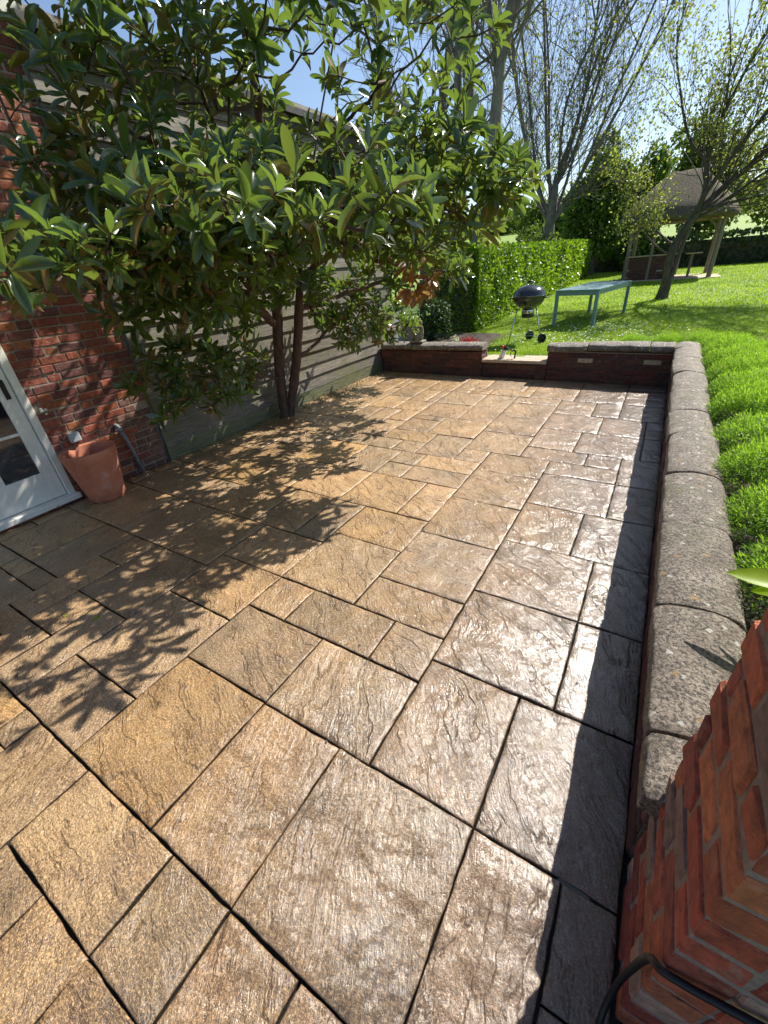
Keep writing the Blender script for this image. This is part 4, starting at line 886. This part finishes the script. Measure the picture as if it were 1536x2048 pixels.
# ================================================================== GRASS
def blades(name, P, hgt, wid, mat, lean=.5, kind='stuff'):
    n = len(P); mb = MB(); T = np.array([(-.5, 0, 0), (.5, 0, 0), (0, 0, 1.)]); D_ = unit(np.stack([rng.normal(0, lean, n), rng.normal(0, lean, n), np.ones(n)], 1))
    X = unit(np.cross(D_, rng.normal(size=(n, 3)))); Yx = np.cross(D_, X); h = hgt * rng.uniform(.5, 1.4, n)
    c = rng.random((n, 3)); c[:, 0] = np.clip(fbm(P[:, 0] * 1.7, P[:, 1] * 1.2, 4, 6) * 1.3 - .2 + rng.normal(0, .25, n), 0, 1)
    scatter(mb, T, np.array([(0, 1, 2)]), P, X, Yx, D_, np.stack([wid * rng.uniform(.7, 1.3, n)] * 2 + [h], 1), c); o = mb.build(name, mat); tag(o, kind=kind); return o
def in_lawn(x, y):
    ok = (y > 7.66) & ~((y < 7.98) & (x > -1.25)) & ~((x < -2.95) & (y < 9.9)) & (x > -3.75 - .03 * (y - 10.25)) & ~((x > .62) & (x < 1.75) & (y < 9.2)); return ok
def lawn_pts(n, x0, x1, y0, y1, p=1.0):
    x = rng.uniform(x0, x1, n); y = y0 + (y1 - y0) * rng.random(n) ** p; k = in_lawn(x, y); x = x[k]; y = y[k]; return np.stack([x, y, gz(x, y) - .004], 1)
P1 = lawn_pts(105000, -4, 3.2, 7.64, 14.5, 1.35); blades('grass', P1, .042, .009, MGR, .55)
P2 = lawn_pts(80000, -5.5, 9, 14.5, 33, 1.2); blades('grass', P2, .05, .026, MGR, .5)
# longer grass on the bank behind the far wall and along the bed
n = 9000; x = rng.uniform(-1.3, .95, n); y = 7.52 + np.abs(rng.normal(0, .16, n)); k = (x + y) > 6.2
P3 = np.stack([x, y, np.full(n, .29)], 1); o = blades('long_grass', P3, .075, .007, MLV, .55)
# daisies
def flowers(name, P, r, mat, lab=None):
    mb = MB(); n = len(P); a = np.linspace(0, 2 * np.pi, 6, endpoint=False); T = np.stack([np.cos(a), np.sin(a), 0 * a], 1); T = np.concatenate([[(0, 0, .15)], T]); F = np.array([(0, 1 + i, 1 + (i + 1) % 6) for i in range(6)])
    D_ = unit(np.stack([rng.normal(0, .3, n), rng.normal(-.25, .3, n), np.ones(n)], 1)); X = unit(np.cross(D_, rng.normal(size=(n, 3)))); Yx = np.cross(D_, X); scatter(mb, T, F, P, X, Yx, D_, np.full(n, r) * rng.uniform(.7, 1.2, n), rng.random((n, 3)))
    o = mb.build(name, mat); tag(o, kind='stuff'); return o
pts = []
for cx, cy, sx, sy, n in ((-1.55, 9.0, .6, .35, 120), (-.75, 10.4, .55, .5, 150), (-.6, 9.2, .7, .4, 60), (.2, 16.8, .7, .8, 30), (.9, 17.6, .8, .5, 45), (-2.6, 8.2, .35, .3, 22), (-1.5, 10.8, .8, .8, 60)):
    x = rng.normal(cx, sx, n); y = rng.normal(cy, sy, n); k = in_lawn(x, y); pts.append(np.stack([x[k], y[k], gz(x[k], y[k]) + .055], 1))
flowers('daisies', np.concatenate(pts), .014, MWHT)

# ================================================================== BED PLANTS
def lav_mesh(seed, R=.33, H=.30, ns=1700, ll=.023):
    r2 = np.random.default_rng(seed); mb = MB(); T = np.array([(0, 0, 0), (.5, 0, .45), (0, 0, 1.), (-.5, 0, .45)]); P = []; D_ = []; L = []
    a = r2.random(ns) * 2 * np.pi; rr = np.sqrt(r2.random(ns)); bx = np.stack([np.cos(a) * rr * R * .5, np.sin(a) * rr * R * .5, np.zeros(ns)], 1)
    lump = .82 + .32 * fbm(np.cos(a) * rr * 3 + seed, np.sin(a) * rr * 3, 3, 5)
    tipx = np.stack([np.cos(a) * rr * R, np.sin(a) * rr * R, H * np.sqrt(np.clip(1.03 - rr ** 2, .03, 1)) * lump * r2.uniform(.88, 1.06, ns)], 1)
    for k in range(8):
        t = .62 + .38 * k / 7; p = bx + (tipx - bx) * t + r2.normal(0, .004, (ns, 3)); d = unit(unit(tipx - bx) * (.8 if k < 7 else 3) + r2.normal(0, .8, (ns, 3))); P.append(p); D_.append(d); L.append(np.full(ns, ll) * r2.uniform(.7, 1.3, ns))
    P = np.concatenate(P); D_ = np.concatenate(D_); L = np.concatenate(L); X = unit(np.cross(D_, r2.normal(size=P.shape))); Y = np.cross(D_, X)
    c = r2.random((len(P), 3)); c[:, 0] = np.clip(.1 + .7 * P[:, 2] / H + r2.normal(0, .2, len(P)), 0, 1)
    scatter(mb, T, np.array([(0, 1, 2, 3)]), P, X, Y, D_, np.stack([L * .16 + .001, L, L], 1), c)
    return mb
tmpl = []
spots = [(1.27, 5.45, 1.0), (1.25, 6.1, 1.0), (1.28, 6.8, 1.0), (1.6, 4.2, 1.0), (.93, 1.30, 1.0), (1.28, 1.75, 1.1), (.98, 1.95, 1.05), (.95, 2.55, 1.0), (1.42, 2.5, 1.1), (.93, 3.15, 1.0), (1.45, 3.25, 1.1), (.93, 3.8, 1.0), (.95, 4.45, 1.05), (1.3, 3.95, 1.0), (.97, 5.1, 1.05), (1.25, 4.7, .9), (.95, 5.75, 1.0), (.93, 6.35, 1.0), (.93, 6.95, 1.0), (.90, 7.55, 1.0), (.62, 7.98, .85), (.2, 8.0, .7), (-.25, 8.0, .65)]
ORD = ['first', 'second', 'third', 'fourth', 'fifth', 'sixth', 'seventh', 'eighth', 'ninth', 'tenth', 'eleventh', 'twelfth', 'thirteenth']
inner = [(x, y) for x, y, s in spots if x < 1.1 and y < 7.9]; inner.sort(key=lambda q: q[1]); outer = sorted([(x, y) for x, y, s in spots if x >= 1.1], key=lambda q: q[1]); endr = sorted([(x, y) for x, y, s in spots if y >= 7.9], key=lambda q: -q[0])
def lav_label(x, y):
    if (x, y) in inner: return ORD[inner.index((x, y))] + ' bushy bright green lavender along the coping, counted from the leafy sprig'
    if (x, y) in outer: return ORD[outer.index((x, y))] + ' bushy green lavender of the outer row right of the coping, nearest first'
    return ORD[endr.index((x, y))] + ' low green lavender behind the far wall, counted from the wall corner'
for i, (x, y, s) in enumerate(spots):
    root = thing('lavender_plant', lav_label(x, y), 'plant', (x, y, .34), 'lavender plants along the wall')
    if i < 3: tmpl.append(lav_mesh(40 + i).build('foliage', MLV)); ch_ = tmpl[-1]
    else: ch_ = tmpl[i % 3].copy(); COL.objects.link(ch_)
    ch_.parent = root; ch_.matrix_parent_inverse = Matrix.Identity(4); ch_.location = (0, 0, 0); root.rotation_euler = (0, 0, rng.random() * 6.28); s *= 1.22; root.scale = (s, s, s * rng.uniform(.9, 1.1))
# dry, woody lavenders further right
for i, (x, y, s) in enumerate(((1.75, 5.3, .9), (1.68, 6.2, 1.0), (1.72, 7.2, 1.0), (1.35, 8.0, .9), (2.0, 6.6, 1.0))):
    root = thing('dry_shrub', ['nearest', 'second nearest', 'middle', 'farthest', 'rightmost'][i] + ' of the low dry grey-brown shrubs on the bare soil', 'shrub', (x, y, .32), 'dry shrubs on the bare soil')
    ch_ = lav_mesh(60 + i, .36, .26, 420, .022).build('twigs', MDR if i % 2 == 0 else MDR, root)
    ch_.matrix_parent_inverse = Matrix.Identity(4); root.scale = (s, s, s)
# sprig with bright leaves near the pier
spg = thing('leafy_sprig', 'sprig with bright yellow-green leaves leaning in over the coping by the pier', 'plant', (1.05, 1.60, .32))
mb = MB(); tube(mb, smooth_path([(1.05, 1.60, .28), (1.02, 1.60, .42), (.92, 1.57, .58), (.80, 1.555, .68), (.665, 1.552, .713)], 5), [.005] * 20 + [.003], 6, cap=False); mb.build('stem', MSPG, spg)
mb = MB(); LS = [((.675, 1.553, .713), (-.99, .10, .02), .225, .5), ((.66, 1.558, .698), (-.85, .06, -.28), .13, .6), ((.71, 1.54, .705), (-.3, .3, -.75), .15, .6), ((.75, 1.55, .69), (.3, .8, .4), .14, .5), ((.84, 1.55, .65), (-.1, -.6, .4), .14, .5), ((.90, 1.56, .60), (.5, .5, .5), .14, .5)]
P = np.array([l[0] for l in LS]); D_ = unit(np.array([l[1] for l in LS])); sz = np.array([l[2] for l in LS]); wd = np.array([l[3] for l in LS]); nr = unit(np.array([(0.1, -.35, .9)] * len(LS))); X = unit(np.cross(D_, nr)); Z = np.cross(X, D_)
L2, F2 = leaf_template(.15, .10, (0, .15, .4, .65, .85, 1.), (.05, .6, 1., .9, .5, .0)); scatter(mb, L2, F2, P, X, D_, Z, np.stack([sz * wd * .75, sz, sz], 1), rng.random((len(LS), 3)))
mb.build('leaves', MSPG, spg, smooth=True)
# shrubs behind the far left wall
def shrub(name, label, c, r, n, size, mat, cat='shrub', lump=.35, trunk=None, group=None, lumps=9, core=True):
    root = thing(name, label, cat, (c[0], c[1], float(gz(c[0], c[1]))), group); mb = MB(); cs = [np.array(c)]; rs = [np.array(r) * .62]
    for k in range(lumps):
        d = rng.normal(size=3); d /= np.linalg.norm(d); cs.append(np.array(c) + d * np.array(r) * rng.uniform(.45, .75)); rs.append(np.array(r) * rng.uniform(.28, .48))
    w_ = np.array([q[0] * q[2] for q in rs]); w_ /= w_.sum(); idx = rng.choice(len(cs), n, p=w_); d = unit(rng.normal(size=(n, 3))); rad_ = rng.uniform(.72, 1.08, n) ** 1
    P = np.array(cs)[idx] + d * np.array(rs)[idx] * rad_[:, None]; tone = rng.random(len(cs))[idx]; cc = rng.random((n, 3)); cc[:, 0] = np.clip(tone * .5 + .25 + rng.normal(0, .22, n), 0, 1)
    k = P[:, 2] > gz(P[:, 0], P[:, 1]) - .1; P = P[k]; d = d[k]; cc = cc[k]
    leafcloud(mb, P, d, size, .8, cc); mb.build('foliage', mat, root)
    t = MB(); z0 = float(gz(c[0], c[1])); tr = trunk or r[0] * .08; tube(t, [(c[0], c[1], z0 - .1), (c[0] + rng.normal(0, r[0] * .05), c[1], (z0 + c[2]) / 2), (c[0], c[1], c[2] + r[2] * .3)], [tr, tr * .8, tr * .4], 8); 
    for k in range(6):
        a = rng.random() * 6.28; t0 = rng.uniform(.2, .7); b0 = np.array((c[0], c[1], z0 + (c[2] - z0) * (t0 + .3))); tube(t, [b0, b0 + np.array((math.cos(a) * r[0] * .4, math.sin(a) * r[1] * .4, r[2] * .3)), b0 + np.array((math.cos(a) * r[0] * .75, math.sin(a) * r[1] * .75, r[2] * .5))], [tr * .5, tr * .3, tr * .1], 5)
    t.build('stems' if r[2] < 2 else 'trunk', MBD, root); return root
shrub('evergreen_shrub', 'dark glossy evergreen shrub between the timber wall and the hedge', (-4.3, 9.0, .82), (.45, .5, .58), 2000, .07, MLF if False else MEV)
shrub('red_flower_plant', 'small plant with bright red flowers at the foot of the hedge', (-3.12, 8.2, .38), (.22, .16, .13), 260, .035, MRED, 'flower', core=False)
shrub('white_flower_plant', 'small plant with pale flowers beside the red one behind the low wall', (-3.38, 8.15, .42), (.12, .12, .14), 120, .03, m_green('pale_petal', (.35, .42, .30), (.7, .72, .6), .3, .6), 'flower')
n = 2600; x = rng.uniform(-4.2, -2.9, n); y = rng.uniform(7.55, 7.95, n); blades('grass_tufts', np.stack([x, y, np.full(n, .30)], 1), .10, .008, MGR, .45)

# ================================================================== GAZEBO
gzb = thing('gazebo', 'open timber gazebo with thatched roof and low brick walls on the far lawn', 'gazebo', (-.25, 25.6, .42))
GX0, GX1, GY0, GY1 = -1.85, 1.35, 24.2, 27.2; G0 = .40
m2 = MB(); box(m2, (GX0 - .25, GY0 - .25, G0 - .3), (GX1 + .45, GY1 + .2, G0 + .05), bev=.01); m2.build('base_slab', MSB, gzb)
for x, y in ((GX0, GY0), (GX1, GY0), (GX0, GY1), (GX1, GY1), (-.95, GY0 - .02), (.1, GY1)):
    m2 = MB(); r = .085 if x != -.95 else .06; tube(m2, [(x, y, G0 + .05), (x + .01, y, G0 + 1.2), (x, y, G0 + 2.25)], [r * 1.1, r, r], 7, wob=.05); m2.build('post', MPO, gzb)
for x, s_ in ((GX0, 1), (GX1, -1)):
    m2 = MB(); tube(m2, [(x, GY0, G0 + 1.55), (x + s_ * .25, GY0, G0 + 1.9), (x + s_ * .6, GY0, G0 + 2.2)], .045, 6); m2.build('brace', MPO, gzb)
m2 = MB(); 
for a, b in (((GX0 - .1, GY0), (GX1 + .1, GY0)), ((GX0 - .1, GY1), (GX1 + .1, GY1)), ((GX0, GY0), (GX0, GY1)), ((GX1, GY0), (GX1, GY1))): tube(m2, [(*a, G0 + 2.25), (*b, G0 + 2.25)], .08, 6)
m2.build('ring_beam', MPO, gzb)
m2 = MB(); bricks(m2, 'y', GY0 - .02, -1, GX0 + .08, .12, G0 + .05, G0 + .95, PALD, bond='str', depth=.05, L=.23, special=lambda a, z: np.array((.4, .35, .28)) if rng.random() < .05 else None)
bwk = m2.build('brickwork', MBR, gzb); m2 = MB(); box(m2, (GX0 + .08, GY0 - .012, G0), (.12, GY0 + .2, G0 + .945)); box(m2, (GX0, GY0 + .1, G0), (GX0 + .2, GY1, G0 + .945)); m2.build('mortar', MMOD, bwk)
m2 = MB(); box(m2, (GX0 - .05, GY0 - .07, G0 + .952), (.16, GY0 + .24, G0 + 1.0), bev=.01); box(m2, (.35, GY0 + .3, G0 + .93), (.95, GY0 + .8, G0 + .97), bev=.01); m2.build('counter', MSB, gzb)
m2 = MB(); box(m2, (.55, GY0 + .45, G0 + .05), (.65, GY0 + .6, G0 + .93)); m2.build('counter_leg', MPO, gzb)
# thatched roof: hip with rounded eaves
m2 = MB(); cx, cy = -.34, 25.7; ring = []
def rsec(hx, hy, z, n=40):
    a = np.linspace(0, 2 * np.pi, n, endpoint=False); k = 5; c = np.sign(np.cos(a)) * np.abs(np.cos(a)) ** (2 / k); s = np.sign(np.sin(a)) * np.abs(np.sin(a)) ** (2 / k)
    return np.stack([cx + hx * c * (1 + rng.normal(0, .006, n)), cy + hy * s * (1 + rng.normal(0, .006, n)), z + rng.normal(0, .012, n)], 1)
secs = [rsec(1.9, 1.75, G0 + 2.30), rsec(2.12, 2.1, G0 + 2.17), rsec(2.18, 2.15, G0 + 2.25), rsec(2.14, 2.1, G0 + 2.40), rsec(1.8, 1.6, G0 + 2.85), rsec(1.3, 1.0, G0 + 3.3), rsec(.85, .42, G0 + 3.75), rsec(.62, .18, G0 + 3.92), rsec(.5, .06, G0 + 3.97)]
V = np.concatenate(secs); n = 40; k = len(secs); i, j = np.meshgrid(np.arange(k - 1), np.arange(n), indexing='ij'); j2 = (j + 1) % n
m2.add(V, np.stack([i * n + j, i * n + j2, (i + 1) * n + j2, (i + 1) * n + j], -1).reshape(-1, 4)); m2.add(np.concatenate([secs[0], [(cx, cy, G0 + 2.35)]]), [((q + 1) % n, q, n) for q in range(n)]); m2.add(np.concatenate([secs[-1], [(cx, cy, G0 + 3.98)]]), [(q, (q + 1) % n, n) for q in range(n)])
m2.build('thatched_roof', MTH, gzb, smooth=True)

# ================================================================== TREES
def grow(mb, p, d, L, r, lvl, prm, tips, r2):
    segs = prm['segs']; pts = [np.array(p)]; cur = np.array(p, float); dd = unit(np.array(d, float))
    for s in range(segs):
        dd = unit(dd + r2.normal(0, prm['wig'], 3) + np.array(prm['trop'])); cur = cur + dd * L / segs; pts.append(cur.copy())
    rr = np.linspace(r, r * prm['taper'], segs + 1); tube(mb, pts, rr, 7 if r > .05 else (5 if r > .015 else 3), cap=False)
    if lvl >= prm['levels']: tips.append((pts[-1], dd)); tips.append((pts[len(pts) // 2], dd)); return
    nb = prm['nb'][lvl]
    for k in range(nb):
        t = prm['start'] + (1 - prm['start']) * (k + r2.random()) / nb; i = min(int(t * segs), segs - 1); f = t * segs - i; q = pts[i] * (1 - f) + pts[i + 1] * f
        ax = unit(np.cross(dd, r2.normal(size=3))); ang = rad(prm['ang'] * r2.uniform(.6, 1.3)); nd = unit(dd * math.cos(ang) + ax * math.sin(ang))
        grow(mb, q, nd, L * prm['lr'] * r2.uniform(.7, 1.2), max(rr[i] * prm['rr'], prm.get('rmin', .004)), lvl + 1, prm, tips, r2)
def tree(name, label, base, stems, prm, bark, leaf=None, nleaf=0, lsize=.06, lspread=.2, seed=1, group=None, lfilter=None):
    root = thing(name, label, 'tree', tuple(base), group); r2 = np.random.default_rng(seed); mb = MB(); tips = []
    for s in stems:
        pts = smooth_path(s['pts'], 5); n = len(pts); rr = np.interp(np.linspace(0, 1, n), np.linspace(0, 1, len(s['r'])), s['r']); tube(mb, pts, rr, 10 if max(s['r']) > .08 else 7, cap=False, wob=.03)
        for k in range(s.get('n', 0)):
            t = s.get('t0', .3) + (1 - s.get('t0', .3)) * (k + r2.random()) / s['n']; i = min(int(t * (n - 1)), n - 2); q = pts[i]; dd = unit(pts[i + 1] - pts[i]); ax = unit(np.cross(dd, r2.normal(size=3))); ang = rad(prm['ang'] * r2.uniform(.6, 1.4))
            grow(mb, q, unit(dd * math.cos(ang) + ax * math.sin(ang)), s.get('L', 1.5) * r2.uniform(.6, 1.2), min(rr[i] * .6, s.get('br', .05)), 1, prm, tips, r2)
        tips.append((pts[-1], unit(pts[-1] - pts[-2])))
    mb.build('trunk', bark, root, smooth=True)
    if leaf and nleaf:
        T = np.array([t[0] for t in tips]); 
        if lfilter is not None: T = T[lfilter(T)]
        idx = r2.integers(0, len(T), nleaf); P = T[idx] + r2.normal(0, lspread, (nleaf, 3)); lm = MB(); leafcloud(lm, P, unit(r2.normal(size=(nleaf, 3)) + (0, 0, .5)), lsize, .9); lm.build('crown', leaf, root)
    print(name, len(tips)); return root
# fan shaped tree behind the hedge
fb = np.array((-5.75, 25.6, float(gz(-5.75, 25.6))))
fan = []
for k in range(13):
    a = -0.72 + 1.44 * k / 12 + rng.normal(0, .06); dy = rng.normal(0, .35); z0 = 2.4 + 1.6 * rng.random(); Lh = 13.5 + rng.normal(0, 1.); a *= (1 + .15 * rng.random())
    s0 = fb + np.array((.03 * (k - 8) * .6, rng.normal(0, .05), z0)); sx_ = math.sin(a)
    fan.append(dict(pts=[s0, s0 + np.array((sx_ * 1.5, dy * .8, 1.6)), s0 + np.array((sx_ * 3.6 + rng.normal(0, .25), dy * 2, 4.6 + rng.normal(0, .3))), s0 + np.array((sx_ * 5.6 + rng.normal(0, .3), dy * 3, Lh * .62)), s0 + np.array((sx_ * 7.2 + rng.normal(0, .4), dy * 4, Lh))], r=[.085, .066, .048, .032, .012], n=15, t0=.10, L=2.9, br=.024))
fan.append(dict(pts=[fb + (0, 0, -.2), fb + (0, 0, 1.2), fb + (.03, 0, 2.4), fb + (.1, 0, 3.6), fb + (.1, 0, 4.6)], r=[.34, .27, .25, .20, .08], n=0))
tree('bare_tree', 'fan shaped tree with many upright bare branches behind the bright hedge', fb, fan, dict(segs=6, wig=.19, trop=(0, 0, .10), taper=.4, levels=3, nb=[0, 5, 4], start=.2, ang=36, lr=.62, rr=.55, rmin=.008), MBG2, MYL, 6500, .12, .3, 11)
# pale multi stemmed tree seen above the magnolia
pb = np.array((-5.9, 13.2, .3))
tree('pale_trunked_tree', 'tall tree with several smooth pale grey stems above the magnolia', pb, [
    dict(pts=[pb + (.2, 0, -.2), pb + (.35, 0, 2), (-5.15, 13, 4.7), (-5.2, 13, 7.0), (-5.3, 13, 10)], r=[.20, .17, .15, .12, .07], n=12, t0=.35, L=2.4, br=.035),
    dict(pts=[pb + (.25, 0, .5), (-5.35, 13, 3), (-5.45, 13.1, 5), (-5.55, 13.2, 7.2), (-5.9, 13.4, 10)], r=[.14, .12, .10, .09, .05], n=10, t0=.35, L=2.2, br=.03),
    dict(pts=[pb + (.5, 0, -.1), (-4.75, 13, 2.4), (-4.45, 13, 4.6), (-4.35, 13, 5.9), (-4.0, 13, 7.2), (-3.5, 13, 9.5)], r=[.19, .17, .15, .12, .10, .05], n=12, t0=.4, L=2.3, br=.035),
    dict(pts=[(-4.42, 13, 4.9), (-4.5, 13.05, 5.8), (-4.75, 13.1, 6.7), (-4.95, 13.2, 9)], r=[.09, .08, .07, .04], n=8, t0=.2, L=2., br=.03),
    dict(pts=[(-4.4, 13, 5.4), (-4.2, 13.05, 6.2), (-3.75, 13.1, 7.4), (-3.3, 13.2, 9)], r=[.09, .08, .07, .04], n=8, t0=.2, L=2., br=.03)],
    dict(segs=5, wig=.20, trop=(0, 0, .05), taper=.3, levels=3, nb=[0, 5, 4], start=.2, ang=42, lr=.62, rr=.5, rmin=.005), MBG, MYL, 260, .06, .2, 5)
tb = np.array((-7.2, 14.5, .3))
tree('twiggy_tree', 'leafless tangled tree behind the magnolia on the upper left', tb, [
    dict(pts=[tb + (0, 0, -.2), tb + (.1, 0, 2.5), tb + (.5, 0, 4.5), tb + (1.0, 0, 7), tb + (1.2, .2, 10)], r=[.2, .17, .14, .09, .04], n=16, t0=.3, L=2.8, br=.045),
    dict(pts=[tb + (.1, 0, 2.2), tb + (-.4, .2, 4), tb + (-1.3, .2, 6.5), tb + (-1.8, .2, 9)], r=[.14, .11, .08, .04], n=14, t0=.2, L=2.6, br=.04)],
    dict(segs=5, wig=.24, trop=(0, 0, .03), taper=.3, levels=3, nb=[0, 5, 4], start=.2, ang=46, lr=.6, rr=.5, rmin=.006), MBD, None, 0, seed=9)
# orchard tree on the lawn
ob = np.array((-.10, 16.6, float(gz(0, 16.6)) - .03))
orch = [dict(pts=[ob, ob + (.03, 0, .5), ob + (-.02, 0, 1.15), ob + (.12, 0, 1.7), ob + (.36, 0, 2.15)], r=[.20, .13, .115, .11, .10], n=1, t0=.8, L=1.4, br=.03),
        dict(pts=[ob + (.10, -.1, .1), ob + (.14, -.08, .7), ob + (.20, -.05, 1.3), ob + (.30, 0, 1.9)], r=[.07, .05, .05, .05], n=0),
        dict(pts=[ob + (.36, 0, 2.15), ob + (.9, .1, 2.75), ob + (1.5, .15, 3.3), ob + (2.6, .2, 4.6), ob + (3.6, .2, 6.2)], r=[.085, .075, .06, .045, .02], n=26, t0=.15, L=2.4, br=.022),
        dict(pts=[ob + (.36, 0, 2.15), ob + (.42, 0, 2.7), ob + (.30, .1, 3.4), ob + (.42, .1, 4.3), ob + (.9, .1, 5.8)], r=[.075, .07, .06, .04, .02], n=18, t0=.2, L=1.9, br=.02),
        dict(pts=[ob + (.3, 0, 3.3), ob + (-.2, .1, 3.8), ob + (-.62, .1, 4.7), ob + (-1.0, .1, 6.0), ob + (-.7, .1, 7.6)], r=[.04, .034, .028, .02, .01], n=13, t0=.1, L=1.5, br=.012),
        dict(pts=[ob + (.0, 0, 1.4), ob + (-.6, -.3, 1.9), ob + (-1.2, -.5, 2.6), ob + (-1.7, -.6, 3.1)], r=[.04, .03, .02, .008], n=10, t0=.2, L=1.1, br=.012),
        dict(pts=[ob + (.4, 0, 2.2), ob + (1.1, -.3, 2.3), ob + (2.0, -.5, 2.4), ob + (3.1, -.6, 2.6)], r=[.05, .04, .03, .01], n=18, t0=.2, L=1.5, br=.015),
        dict(pts=[ob + (.2, 0, 1.9), ob + (.9, .2, 2.35), ob + (1.8, .3, 3.0), ob + (3.2, .4, 3.9)], r=[.055, .045, .03, .01], n=20, t0=.15, L=1.8, br=.018),
        dict(pts=[ob + (.25, 0, 2.0), ob + (.6, -.2, 2.9), ob + (1.3, -.3, 4.1), ob + (2.3, -.3, 5.8)], r=[.06, .05, .035, .012], n=20, t0=.15, L=1.9, br=.018),
        dict(pts=[ob + (-.02, 0, 1.15), ob + (-.5, -.5, 1.5), ob + (-.9, -.8, 1.9), ob + (-1.3, -.9, 2.2)], r=[.03, .022, .015, .006], n=6, t0=.3, L=.8, br=.010)]
tree('orchard_tree', 'leaning dark trunked tree with sparse young leaves on the lawn by the gazebo', ob, orch, dict(segs=5, wig=.13, trop=(.03, 0, .10), taper=.35, levels=3, nb=[0, 4, 3], start=.2, ang=30, lr=.6, rr=.55, rmin=.006), MBD, MPK, 17000, .074, .11, 21)
# dark conifer mass, light shrubs, far trees
shrub('evergreen_tree', 'dense dark green evergreen tree past the end of the bright hedge', (-4.3, 31.5, 3.8), (1.9, 1.6, 3.6), 11000, .20, MEV2, 'tree', trunk=.2)
shrub('evergreen_tree', 'lower dark evergreen beside the gazebo roof', (-2.3, 33.0, 3.6), (1.7, 1.4, 3.2), 8000, .20, MEV2, 'tree', trunk=.18)
shrub('leafy_tree', 'light green leafy tree rising behind the gazebo thatch', (0.6, 38, 4.4), (3.4, 2.4, 3.3), 8500, .26, MSH, 'tree', trunk=.22)
shrub('leafy_tree', 'light green leafy tree at the right edge behind the far hedge', (6.2, 37, 3.6), (3.6, 2.4, 2.9), 8500, .26, MSH, 'tree', trunk=.22)
shrub('leafy_tree', 'pale green bush just behind the bare fan shaped tree', (-6.3, 26, 1.7), (1.9, 1.6, 1.6), 4200, .15, MSH, 'tree', trunk=.12)
shrub('leafy_tree', 'pale green bush farther left behind the hedge', (-9.2, 27, 1.5), (2.2, 1.8, 1.5), 4200, .16, MSH, 'tree', trunk=.12)
shrub('leafy_tree', 'green tree on the rise beyond the hedge, left of the evergreens', (-9.5, 44, 4.2), (3.2, 2.6, 2.9), 6000, .30, MSH, 'tree', trunk=.2)
# distant wooded skyline
mb = MB(); Pn = []; n = 26000; a = rng.uniform(-1.45, 1.45, n); rr = rng.uniform(150, 185, n); x = np.sin(a) * rr; y = np.cos(a) * rr
tp_ = 2 + 5 * fbm(a * 14 + 5, np.zeros(n), 4, 3); z = gz(x, y) + tp_ * rng.random(n) ** .6; cc = rng.random((n, 3)); leafcloud(mb, np.stack([x, y, z], 1), unit(np.stack([-x, -y, np.full(n, 60.)], 1)), 2.2, .8, cc)
tag(mb.build('distant_woodland', MSH), kind='stuff')

# ================================================================== LITTER on the patio
mb = MB(); LSp = [(-3.02, .34), (-2.9, 1.05), (-3.15, .18)]
for (x, y) in ((-2.62, .52), (-2.93, .50), (-2.70, 1.02), (-3.05, .62)):
    pass
litter = [((-2.63, .545), .05, 'curled lime green leaf fragment on the left paving'), ((-2.86, .44), .035, 'small pale green leaf fragment lying near the paving edge at left'), ((-2.66, .93), .022, 'tiny pale petal on the shaded paving at left')]
for (x, y), s, lab in litter:
    mb = MB(); d = unit(np.array([[rng.normal(), rng.normal(), .0]])); nr = unit(np.array([[.2, .1, 1.]])); X = unit(np.cross(d, nr)); Z = np.cross(X, d); scatter(mb, L2, F2, np.array([[x, y, .006]]), X, d, Z, np.array([[s * .4, s, s]]), rng.random((1, 3)))
    tag(mb.build('fallen_leaf', MSPG, smooth=True), lab, 'leaf', 'fallen leaf bits on the paving')
mb = MB()
for k in range(200):
    x = rng.uniform(-4.5, .2); y = rng.uniform(.1, 5) ; s = rng.uniform(.0015, .0045); box(mb, (x - s, y - s * 1.4, .001), (x + s, y + s * 1.4, .001 + s), bev=s * .3, jit=s * .2)
tag(mb.build('grit', MBD), kind='stuff')
mb = MB(); n = 900; x = rng.normal(-4.35, .10, n); y = np.where(rng.random(n) < .5, rng.normal(5.5, .35, n), rng.uniform(2.3, 7.1, n)); x = np.clip(x, -4.5, -4.0)
leafcloud(mb, np.stack([x - .06, y, rng.uniform(.0, .02, n)], 1), np.broadcast_to(np.array((0, 0, 1.)), (n, 3)), .03, .5); tag(mb.build('leaf_litter', MDR), kind='stuff')
print('done')
